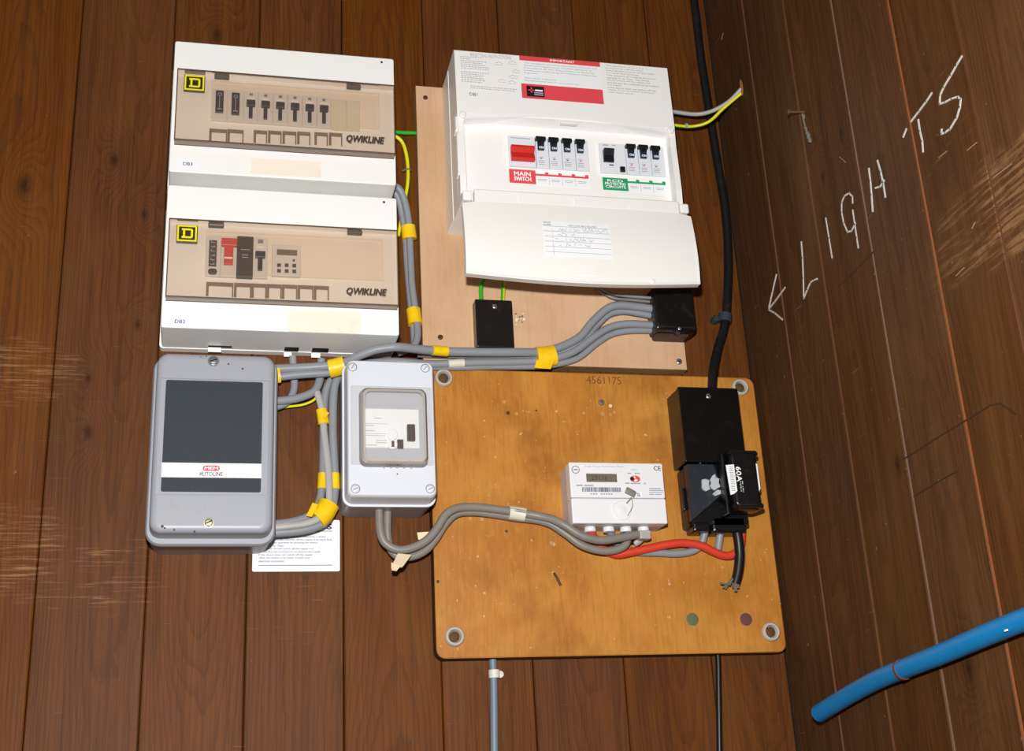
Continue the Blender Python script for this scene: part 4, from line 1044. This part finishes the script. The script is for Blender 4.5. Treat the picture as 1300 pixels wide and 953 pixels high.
q = r7(640, 160, 695, 174); text(fc, 'TEST', q[0], q[1], q[2], q[3], ME + .1, 'ink_soft', 0.0)
B = MB()
for (a, b_, c, e) in ((612, 190, 645, 200), (670, 190, 715, 200), (595, 268, 632, 280), (638, 270, 722, 282), (745, 272, 762, 282), (788, 314, 885, 324), (788, 330, 905, 338), (788, 345, 900, 353), (788, 361, 830, 369), (838, 361, 890, 369)):
    q = r7(a, b_, c, e); B.box(q[0], q[1], ME, ME + .12, q[2], q[3])
obj('fine_print', B, 'ink_soft', fc)
q = r7(655, 345, 733, 385); sl = obj('seal_sticker', MB().box(q[0], q[1], ME - .1, ME + .2, q[2], q[3]), 'sticker_white', fc)
q = r7(668, 352, 720, 380); text(sl, 'SL', q[0] + 3, q[1], q[2], q[3], ME + .3, 'ink', 0.02)
p = z7(566, 496); r = 12.2
obj('seal_dial', MB().lathe(p[0], p[2], [(r, ME - .3), (r, ME + .9), (r - 1.2, ME + 1.2), (r - 1.6, ME + .5), (6.5, ME + .5), (5.6, ME + 1.1), (.5, ME + 1.2)], 30), 'meter_case', tcv, True)
p1 = z7(640, 395); p2 = z7(612, 540); p3 = z7(604, 440)
seal = obj('seal_wire', MB().sweep([(p1[0], ME + 3, p1[2]), ((p1[0] + p2[0]) / 2 + 3, ME + 4, (p1[2] + p2[2]) / 2), (p2[0], ME + 1.5, p2[2])], .45, n=6).sweep([(p1[0], ME + 3, p1[2]), (p3[0], ME + 1.5, p3[2])], .8, n=6), 'cable_brown', tcv, True)
sa, sb_ = z7(592, 335), z7(668, 372)
obj('lead_seal', MB().sweep([(sa[0], ME + 4.5, sa[2]), ((sa[0] + sb_[0]) / 2, ME + 4.5, (sa[2] + sb_[2]) / 2), (sb_[0], ME + 3, sb_[2])], 4.0, 1.6, n=10), 'cable_brown', seal, True)
for zx in (312, 462, 600, 742):
    p = at(700 + zx / 6.355, 570 + 600 / 6.355, 40)
    obj('terminal_collar', MB().lathe(p[0], 0, [(6.5, MZ0 + 1), (7.0, MZ0 - 2.5), (7.0, MZ0 - 4.5), (6.2, MZ0 - 5.5)], 18, axis='z', d=38), 'terminal', mt, True)

# ------------------------------------------------------------------ black service head: cover box above, fuse cut-out below
cb = thing('cable_box', 'black painted tin cable box at the top right of the orange board', 'cable box', (601, 18, 430))
obj('body', MB().box(563.5, 641, 18.2, 61, 429, 524, b=1.2), 'black_paint', cb)
obj('lid_lip', MB().box(563, 641.5, 56, 62, 428.5, 524.5, b=1.0), 'black_paint', cb)
p = at(899.7, 502.5, 63); screw(cb, p[0], p[2], 61.9, 3.4, 'steel')

fc_ = thing('service_fuse', 'black service fuse holder with a pull-out carrier under the cable box', 'fuse holder', (604, 18, 352))
obj('base', MB().rbox([(567, 645, 353, 428.3, 4, 18.2), (567, 645, 353, 428.3, 4, 40), (569, 643, 355, 428, 3, 44)], 3), 'black_case', fc_, True)
a1 = at(873, 585, 58); a2 = at(906, 588, 58); a3 = at(918, 632, 52); a4 = at(879, 660, 52)
pl = obj('front_plate', MB().loft([[(a1[0], 42, 428), (a3[0] + 6, 42, 428), (a3[0] + 6, 42, a3[2] + 4), (a4[0], 42, a4[2])], [(a1[0], 56, 427), (a2[0], 56, 427), (a3[0], 54, a3[2] + 6), (a4[0], 50, a4[2])]]), 'black_plate', fc_)
for px, py in ((889, 588), (897, 587)):
    p = at(px, py, 56); obj('rivet', MB().lathe(p[0], p[2], [(1.1, 55), (.8, 56.8)], 8), 'steel', pl)
for pts in (((890.5, 609), (895, 608), (900, 609.5), (899.5, 615), (901, 621), (896, 623.5), (893, 622), (891, 620)), ((901, 609), (904, 604), (907, 602), (909, 606), (912.5, 608), (912, 613), (914, 618), (910, 620), (907, 622.5), (903, 620), (901, 617), (902.5, 613)), ((904, 627), (907, 624.5), (910, 622), (915, 622.5), (917, 626), (913, 627.5), (908, 629.5))):
    P3 = [at(px, py, 55) for px, py in pts]; obj('torn_sticker', MB().prism([(p[0], p[2]) for p in P3], 53.5, 56.3), 'torn', pl)
a = at(862.5, 614, 40); obj('side_clip', MB().box(564.2, 569, 26, 38, 375, 402, b=1), 'black_paint', fc_)
obj('lower_block', MB().box(571, 592, 20, 46, 347, 358, b=2).box(596, 640, 20, 44, 346, 366, b=3), 'black_case', fc_)
# carrier: ribbed drum-like handle, leaning slightly
def car(px, py, d): return at(px, py, d)
c0 = at(925, 572, 78); c1 = at(958, 568, 78); c2 = at(968, 640, 78); c3 = at(932, 652, 78)
cxm = (c0[0] + c1[0]) / 2; wc = (c1[0] - c0[0]) / 2
topz, botz = (c0[2] + c1[2]) / 2, (c2[2] + c3[2]) / 2
xl, xr = c0[0], c1[0] + 2
cr = obj('fuse_carrier', MB().rbox([(xl + 2, xr - 1, botz + 3, topz - 2, 5, 42), (xl, xr, botz, topz, 6, 56), (xl, xr, botz, topz, 6, 70), (xl + 1.5, xr - 1.5, botz + 2, topz - 2, 6, 76), (xl + 5, xr - 5, botz + 6, topz - 6, 5, 79)], 5), 'black_case', fc_, True)
for zz_, ww in ((topz - 4, 3.5), (botz + 5, 3.5)):
    obj('carrier_rib', MB().rbox([(xl - 2, xr + 2.5, zz_ - ww, zz_ + ww, 3, 54), (xl - 2, xr + 2.5, zz_ - ww, zz_ + ww, 3, 74), (xl, xr, zz_ - ww + 1, zz_ + ww - 1, 2, 77.5)], 4), 'black_case', cr, True)
obj('carrier_flange', MB().box(xl - 7, xl - 3.5, 44, 70, botz - 4, topz - 3, b=1), 'black_case', cr)
q = rect(922, 589, 936, 628, 80); lb = obj('white_label', MB().prism([(q[0] - .5, q[3] - 1), (q[0] + 10, q[3]), (q[0] + 10.5, q[2] + 5), (q[0] + 6, q[2] + 1.5), (q[0] + 1.5, q[2])], 78.5, 79.6), 'sticker_white', cr)
B = MB(); zc = q[3] - 4
while zc > q[2] + 5: B.box(q[0] + 3.2, q[0] + 8.2, 79.5, 79.8, zc, zc + .9); zc -= 2.2
obj('fine_print', B, 'ink_soft', lb)
q = rect(934.5, 592, 943, 611, 80); text(cr, '60A', q[0] - .5, q[1] - .5, q[2], q[3], 79.4, 'white_ink', 0.018, vert=True)
q = rect(939.5, 610, 945, 624, 80); text(cr, 'BS 1361\nTYPE II', q[0] - .3, q[1], q[2], q[3], 79.4, 'white_ink', 0.0, vert=True)
q = rect(957, 588, 965, 624, 74); obj('torn_sticker', MB().box(xr - .4, xr + .5, 58, 72, q[2], q[3]).prism([(xr - 3, q[3]), (xr - .5, q[3] - 2), (xr - .3, q[2] + 3), (xr - 2.5, q[2])], 74.0, 76.8), 'paper', cr)

# ------------------------------------------------------------------ black connector blocks on the pale board
eb = thing('earth_terminal_block', 'black plastic terminal block with two green and yellow wires entering its top', 'terminal block', (340, 18, 576))
obj('base', MB().box(317, 363, 18.2, 24, 576, 641, b=1), 'cream', eb)
obj('cover', MB().box(316.5, 363.5, 23, 40, 577, 640.5, b=1.2), 'black_case', eb)
p = at(628, 389, 40); screw(eb, p[0], p[2], 39.8, 3.2, 'steel')
cbk = thing('connector_box', 'black connector box where the grey cables end under the open flap', 'connector box', (575, 18, 604))
obj('body', MB().rbox([(548, 603, 606, 666, 3, 18.2), (548, 603, 606, 666, 3, 40), (549, 602, 608, 666, 3, 46), (551, 600, 611, 664, 3, 48)], 3), 'black_case', cbk, True)
p = at(862.5, 417, 47); bs = obj('screw_boss', MB().lathe(p[0], p[2], [(5, 34), (5, 47), (4, 48)], 14), 'black_case', cbk, True); screw(bs, p[0], p[2], 47.8, 2.6, 'steel')
obj('lower_lip', MB().rbox([(551, 596, 601, 609, 3, 18.2), (552, 595, 602, 609, 3, 34)], 3), 'brown_block', cbk, True)

# ------------------------------------------------------------------ white notice card on the wall
nt = thing('notice_card', 'white printed notice card on the planks behind the lower right of the grey switch box', 'notice', (100, 0, 318))
x0, x1, z0, z1 = rect(320, 659.5, 431.5, 725, 1.2)
x0 = at(320, 724, 1.2)[0]
obj('card', MB().rbox([(x0, x1, z0, z1, 2, .6), (x0, x1, z0, z1, 2, 1.4)], 3), 'paper', nt)
obj('rule', MB().box(at(328, 717, 1.4)[0], at(422, 717, 1.4)[0], 1.3, 1.6, at(328, 718, 1.4)[2], at(328, 717, 1.4)[2]), 'cable_blue', nt)
obj('rule', MB().box(at(340, 674, 1.4)[0], at(422, 674, 1.4)[0], 1.3, 1.6, at(422, 674.5, 1.4)[2], at(422, 673.6, 1.4)[2]), 'cable_blue', nt)
q = rect(415, 665, 421, 671.5, 1.4); text(nt, 'S', q[0], q[1], q[2], q[3], 1.6, 'ink', 0.05)
la = at(329, 680, 1.5); lb_ = at(421.5, 714.5, 1.5)
para(nt, ['This installation, or part of it, is protected by a device', 'which automatically switches off the supply if an earth fault', 'develops. Test quarterly by pressing the button', "marked 'T' or 'Test'.", 'The device should switch off the supply and', 'should then be switched on to restore the supply.', 'If the device does not switch off the supply', 'when the button is pressed, consult your', 'electrical contractor.'],
     la[0], lb_[0], la[2], (la[2] - lb_[2]) / 9, (la[2] - lb_[2]) / 9 * .62, 1.6, 'ink', 0.01)

# ------------------------------------------------------------------ cables
G1 = 'grey cables between the boxes'
# black supply cable down the corner
sup = cable('supply_cable', 'thick black supply cable running down the corner into the cable box', [(872, -60, 9), (881, 0, 8), (890, 75, 8), (898, 126, 8), (910, 201, 8), (920, 262, 8), (924.5, 327, 9), (921.5, 403, 12), (911, 443, 22), (905.5, 470, 36), (904, 496, 42)], 6.0, 'cable_black')
pc = at(920, 404, 10)
clip_ = thing('cable_clip', 'dark plastic clip holding the black supply cable beside the white flap', 'cable clip', (pc[0], 0, pc[2]))
obj('strap', MB().sweep([(pc[0] - 1, 10.5, pc[2] - 5.5), (pc[0], 10.8, pc[2]), (pc[0] + 1, 11, pc[2] + 5.5)], 9, 9.4, n=16), 'cable_blue' if False else 'slate', clip_, True)
obj('nail_lug', MB().lathe(pc[0] - 12, pc[2] - 1, [(5, 0.5), (5, 10), (3.5, 12)], 14), 'slate', clip_, True)

# bundle from the switch box across the pale board to the connector box
c1_ = cable('grey_cable', 'uppermost grey cable of the long bundle, taped in yellow, ending in the connector box',
    [(340, 469, 32), (365, 467.5, 32), (390, 466.4, 32), (418, 464, 36), (438, 460, 44), (452, 453, 52), (474, 444.5, 60), (490, 441.5, 63), (506, 440.5, 64), (530, 443, 56), (560, 445.5, 47), (593, 446.6, 44), (650, 447, 40), (684, 446.6, 32), (710, 440.8, 30), (736, 427.6, 30), (751, 410, 30), (768.5, 393.5, 32), (783, 387.5, 34), (806, 389, 34), (832, 392.5, 34)], 5.4, 'cable_grey', group=G1)
tape(c1_, [(548.5, 444.5, 50.5), (558, 445.3, 47.8), (568, 445.9, 46)], 6.2, 6.4)
tape(c1_, [(681, 453, 30), (692, 452.5, 30), (704, 450.5, 30)], 13.2, 10.5)
flag(c1_, [(681, 457, 40), (704, 457, 40), (699, 468.5, 41), (678.5, 467, 41)], .8, 'tape_yellow')
c2_ = cable('grey_cable', 'grey cable tucked just under the uppermost one where the bundle rises to the connector box',
    [(530, 449, 25), (593, 451, 26), (650, 452, 25), (686, 452.5, 24), (712, 447, 24), (738, 434, 24), (756, 415, 24), (772, 399.5, 26), (790, 395, 27), (808, 397, 28), (829, 401, 28)], 4.6, 'cable_grey', group=G1)
c3_ = cable('grey_cable', 'grey cable with a white tape band in the lower pair ending in the connector box',
    [(340, 480, 30), (365, 477, 30), (385, 475, 30), (418, 472.7, 30), (440, 468, 28), (470, 461, 26), (505, 459, 26), (546, 462, 27), (590, 460.5, 27), (622, 459.8, 27), (660, 459, 27), (684, 458, 27), (707, 454, 27), (730.5, 445, 27), (754, 427.6, 27), (774, 415.5, 29), (798, 411, 31), (834, 413, 31)], 4.9, 'cable_grey', group=G1)
tape(c3_, [(569, 461.8, 27), (579, 461, 27), (589, 460.6, 27)], 5.3, 5.3, 'tape_white')
c4_ = cable('grey_cable', 'lowest grey cable of the bundle across the pale board',
    [(546, 466, 23), (590, 466, 23), (622, 465, 23), (660, 465, 23), (684, 464.5, 23), (707, 462, 23), (733.5, 454.5, 23), (757, 436, 23), (777, 424, 24), (800, 419.5, 26), (830, 419.5, 26)], 4.2, 'cable_grey', group=G1)
tape(c1_, [(418, 468.2, 34), (428, 466.0, 36), (437.5, 463.2, 38)], 11.2, 11.0)
tape(c1_, [(346, 474.8, 31), (350, 474.4, 31), (355, 473.8, 31)], 11.6, 7.0)

# short cables out of the underside of the lower board
cable('grey_cable', 'short straight grey cable dropping from the left knockout of the lower board', [(371.5, 452, 18), (372.5, 470, 16), (373.5, 492, 15), (367, 508, 16), (355, 515, 18), (340, 518, 20)], 4.6, 'cable_grey', group=G1)
cable('grey_cable', 'grey cable curving from the right knockout of the lower board into the switch box', [(408, 456, 17), (407, 470, 17), (405, 485, 18), (398, 497, 20), (381, 504.5, 22), (362, 508, 24), (340, 509.5, 26)], 5.0, 'cable_grey', group=G1)
cable('earth_wire', 'thin green and yellow wire looping under the short grey cables beside the switch box', [(352, 517.5, 12), (369, 515.8, 11), (385, 513.5, 11), (398, 508, 12), (404, 499, 12), (406, 485, 9)], 1.7, ['earth_green', 'earth_yellow'], 'wire', stripe=range(0, 5))

# vertical loop between the switch box and the small enclosure
v1 = cable('grey_cable', 'outer grey cable of the taped loop curving into the lower side of the switch box',
    [(448, 457, 20), (434, 472, 20), (424.5, 492, 20), (422.5, 541, 20), (424.5, 591, 20), (425.5, 616, 20), (421.5, 645, 22), (413, 662, 24), (392, 671, 26), (365, 675, 27), (340, 676, 28)], 5.2, 'cable_grey', group=G1)
v2 = cable('grey_cable', 'inner grey cable of the taped loop curving into the lower side of the switch box',
    [(436, 464, 10), (422, 480, 10), (413, 500, 10), (411, 540, 10), (410.5, 580, 11), (409, 616, 14), (404, 640, 18), (392, 655, 22), (370, 662.5, 24), (340, 666, 24)], 5.0, 'cable_grey', group=G1)
v3 = cable('grey_cable', 'pale flat grey cable lying over the middle of the taped loop',
    [(402, 497, 22), (405.5, 507, 22), (409, 523, 22), (412, 553, 24), (416.5, 591, 27), (418, 620, 30), (417, 640, 30), (408, 655, 32), (388, 664, 33), (345, 669, 34)], 4.0, 'cable_pale', group=G1, flat=.55)
tape(v3, [(408, 519.5, 22), (409.5, 528, 22), (411, 538, 22)], 6.6, 4.6)
flag(v3, [(411, 521, 26), (418, 524, 28), (413, 532, 28), (410, 532, 26)], .7, 'tape_yellow')
tape(v2, [(409.8, 601, 13), (409.3, 611, 13), (408.8, 621, 14)], 5.7, 6.0)
tape(v1, [(424.8, 601, 20), (425.2, 611, 20), (425.2, 621, 20)], 5.8, 6.0)
tape(v1, [(417.5, 640, 23), (411, 651, 25), (402, 659.5, 26)], 12.6, 11.0)
flag(v1, [(397, 638, 34), (404, 641, 36), (396, 656, 36), (389, 655, 34)], .8, 'tape_yellow')

# pair down the right side of the stacked boards
e1_ = cable('grey_cable', 'right hand grey cable of the taped pair beside the stacked white boards', [(499, 236, 30), (507, 240, 28), (514, 256, 24), (518.5, 280, 20), (521, 320, 16), (523, 360, 16), (528, 400, 18), (530, 425, 22), (524, 440, 26), (505, 448, 26)], 4.5, 'cable_grey', group=G1)
e2_ = cable('grey_cable', 'left hand grey cable of the taped pair beside the stacked white boards', [(499, 243, 22), (505, 250, 20), (510.5, 272, 14), (514.5, 300, 10), (517, 335, 8), (521, 380, 8), (524.5, 410, 10), (526, 435, 12)], 4.5, 'cable_grey', group=G1)
tape(e1_, [(518, 287, 16), (519, 295, 15), (520, 303.5, 14)], 9.4, 9.0)
tape(e1_, [(524.8, 393, 13), (526, 402, 14), (527.5, 412, 15)], 9.2, 9.0)
cable('earth_wire', 'bright green wire crossing from the upper board to the pale plywood', [(498, 167.5, 14), (504, 167.8, 14), (514, 168.5, 13), (528, 168.8, 12)], 2.6, ['earth_green', 'earth_yellow'], 'wire', stripe=range(7, 10))
ew = cable('earth_wire', 'yellow and green wire curving down beside the upper board', [(498, 172, 22), (504, 174, 22), (511, 181, 20), (515.5, 194, 18), (518, 212, 16), (517.5, 235, 14), (512, 265, 10), (508, 288, 8), (506, 300, 6)], 2.5, ['earth_yellow', 'earth_green'], 'wire', stripe=(0, 1, 11))
p = at(517, 216, 16); obj('wire_tie', MB().sweep([(p[0] - 5, 12, p[2] + 1), (p[0], 19.5, p[2]), (p[0] + 5, 13, p[2] + 2)], 1.3, n=8), 'cable_brown', ew, True)

# pair leaving the consumer unit for the hole in the side wall
hw = atx(941, 113, 690)
cable('grey_cable', 'thin grey cable from the consumer unit to the hole in the side wall', [(842, 139, 40), (860, 142.5, 40), (885, 145, 44), (905, 140.5, 55), (925, 129, 68), hw + (0,)], 2.9, 'cable_pale')
gw = cable('earth_wire', 'yellow and green wire from the consumer unit to the hole in the side wall', [(842, 156, 40), (860, 159.5, 40), (880, 160.5, 42), (900, 154.5, 52), (918, 138, 64), (690, hw[1] - 1, hw[2] - 6, 0)], 2.3, ['earth_yellow', 'earth_green'], 'wire', stripe=(5, 6, 7))
p = at(871, 159.5, 41); obj('cable_tie', MB().sweep([(p[0] - 1.5, 41, p[2] + 0), (p[0] + 1.8, 41, p[2] - .2)], 3.6, 3.6, n=12), 'cable_pale', gw, True)

# earth wires into the small terminal block
cable('earth_wire', 'left green wire arching down into the small black terminal block', [(628, 338, 34), (618, 350, 32), (612, 359, 31), (610.4, 369, 30), (611.5, 386, 30)], 2.7, ['earth_green', 'earth_yellow'], 'wire', stripe=(0, 11))
cable('earth_wire', 'right green and yellow wire dropping into the small black terminal block', [(639.5, 338, 32), (639.2, 352, 31), (638.6, 368, 30), (638, 386, 30)], 2.7, ['earth_green', 'earth_yellow'], 'wire', stripe=(0, 1, 2, 11))
# thin wires into the connector box
cable('thin_wire', 'upper thin grey wire entering the connector box', [(752, 358, 30), (764, 366, 32), (778, 373, 34), (800, 376, 35), (832, 378.5, 36)], 1.9, 'cable_grey', 'wire')
cable('thin_wire', 'lower thin brownish wire entering the connector box', [(748, 352, 26), (764, 370, 27), (780, 378.5, 29), (800, 380.5, 30), (830, 383.5, 30)], 2.1, 'cable_brown', 'wire')

# meter tails
TG = 'meter tails over the orange board'
h1 = cable('meter_tail', 'upper aged grey meter tail looping from the small enclosure to the meter',
    [(481.5, 640, 38), (481.5, 652, 38), (483, 674.6, 38), (489, 689, 38), (504.6, 697.5, 38), (522, 695.5, 38), (541, 686, 38), (554.6, 670.8, 38), (566, 653, 38), (581.5, 644.5, 36), (604.6, 643.5, 34), (633.5, 646.7, 33), (654.6, 649.6, 33), (681.5, 654.4, 36), (700, 658.5, 42), (716, 666, 48), (739, 680, 50), (763, 685.5, 50), (786.5, 682.5, 48), (810, 678, 44)], 4.9, 'cable_brown', group=TG)
h2 = cable('meter_tail', 'lower grey meter tail looping from the small enclosure and passing under the meter',
    [(492, 640, 30), (492, 652, 30), (492, 676, 29), (495.5, 696, 28), (506, 706, 28), (523.8, 706, 28), (540, 698.5, 28), (553, 684, 28), (566, 664, 28), (581, 651.5, 27), (604.6, 650, 26), (633.5, 653.5, 26), (655, 657, 26), (681.5, 660, 28), (700, 665.5, 32), (719, 678, 36), (739, 692, 38), (763, 698.8, 38), (783, 697.5, 38), (795, 690, 38), (797, 676, 38)], 4.7, 'cable_brown', group=TG)
tape(h1, [(646, 650.5, 30), (656, 651.5, 30), (667, 653.5, 31)], 8.2, 8.0, 'tape_white')
flag(h1, [(505, 703, 44), (522, 705, 44), (511, 720, 52), (496, 721, 54)], 1.2)
flag(h1, [(496.2, 714, 54.5), (508, 719, 53), (503, 725, 54), (497, 724, 55)], 1.2)
flag(h1, [(529.5, 676, 30), (544, 675, 32), (543, 685, 32), (531, 685, 30)], 1.2)
p = at(819, 679, 44)
obj('tail_plug', MB().box(p[0] - 8, p[0] + 6, 37, 49, p[2] - 5.5, p[2] + 5, b=1.5), 'cable_pale', h1)
cable('meter_tail', 'red meter tail curving from the meter to the service fuse',
    [(748.8, 668, 38), (751, 676, 34), (757, 686, 28), (766, 697, 26), (783, 703.5, 26), (802, 700.5, 28), (826, 695.5, 30), (849.5, 690.5, 32), (868, 689, 32), (889, 692, 32), (906, 700, 30), (920, 705, 28), (932, 703, 28), (940, 694, 29), (942, 676, 30)], 5.0, 'cable_red', group=TG)
cable('meter_tail', 'short grey meter tail sagging behind the red one to the service fuse', [(773, 668, 38), (776, 678, 30), (786, 692, 24), (806, 700, 23), (835, 701.5, 23), (855, 702.5, 23), (873, 701, 23), (886, 695.5, 24), (892, 686, 27), (895, 674, 30)], 4.6, 'cable_grey', group=TG)
cable('meter_tail', 'black stub of cable in the third terminal under the meter', [(794.4, 668, 38), (794.6, 674, 37), (797, 681, 34), (803, 686, 30)], 4.8, 'cable_black', group=TG)
cable('meter_tail', 'pale grey stub in the right hand terminal under the meter', [(816.4, 668, 38), (816, 674, 37), (813, 684, 33), (805, 690, 30)], 4.6, 'cable_pale', group=TG)
ko = cable('black_cable', 'thick black cable with a frayed end hanging below the service fuse', [(934, 668, 36), (937, 682, 36), (939, 704, 34), (937, 726, 32), (933, 741, 30)], 6.2, 'cable_black')
B = MB()
for k in range(9):
    px = 915 + 3 * k + random.uniform(-2, 2); B.sweep([at(933, 735, 30), at((px + 933) / 2, 738 + random.uniform(-3, 3), 33), at(px, 744 + random.uniform(-5, 4) + (0 if px < 930 else 3), 30 + random.uniform(-4, 4))], random.uniform(1.0, 2.2), n=6, sub=3)
obj('frayed_end', B, 'dust', ko, True)
cable('grey_cable', 'short grey neck of cable entering the bottom of the service fuse', [(915, 668, 30), (914, 680, 28), (912, 694, 24), (911, 703, 21)], 4.6, 'cable_grey')
# cables below the orange board
bc_ = cable('grey_cable', 'blue grey cable emerging below the orange board with a white clip', [(625, 828, 7), (626, 845, 7), (627, 875, 7), (628, 985, 7)], 4.4, 'cable_blue')
p = at(627.5, 856, 7); obj('cable_clip', MB().sweep([(p[0], 7, p[2] + 5), (p[0], 7, p[2] - 4)], 6.6, 6.6, n=12).lathe(p[0] + 7, p[2], [(4, .6), (4, 8), (2.5, 9)], 12), 'tape_white', bc_, True)
cable('black_cable', 'thin dark cable emerging below the orange board near the corner', [(911, 826, 6), (912, 845, 6), (912.5, 875, 6), (914, 990, 6)], 3.6, 'cable_black')

# blue water pipe along the right wall
PXW = 676.0
pts = [atx(1040, 905, PXW - 2), atx(1078, 882, PXW), atx(1114, 862.5, PXW), atx(1147.7, 848.5, PXW), atx(1198.5, 828.5, PXW), atx(1249, 807, PXW), atx(1300, 786.5, PXW), atx(1360, 765, PXW), atx(1440, 740, PXW)]
bp = obj('blue_pipe', MB().sweep(pts, 9.6, 9.6, 20, 6, up=(1, 0, 0)), 'blue_pipe', None, True)
tag(bp, 'bright blue plastic water pipe crossing the lower right of the side wall', 'pipe')
a = Vector(atx(1143, 851, PXW)); b = Vector(atx(1149, 848.2, PXW)); m_ = (a + b) / 2; t_ = (b - a).normalized()
obj('pipe_band', MB().sweep([tuple(m_ - t_ * 1.8), tuple(m_ + t_ * 1.8)], 10.4, 10.4, 20, up=(1, 0, 0)), 'copper', bp, True)
p = atx(1277, 800, PXW - 10)
obj('scuff', MB().box(PXW - 10.2, PXW - 9.3, p[1] - 2.2, p[1] + 2.2, p[2] - .8, p[2] + .9), 'paper', bp)
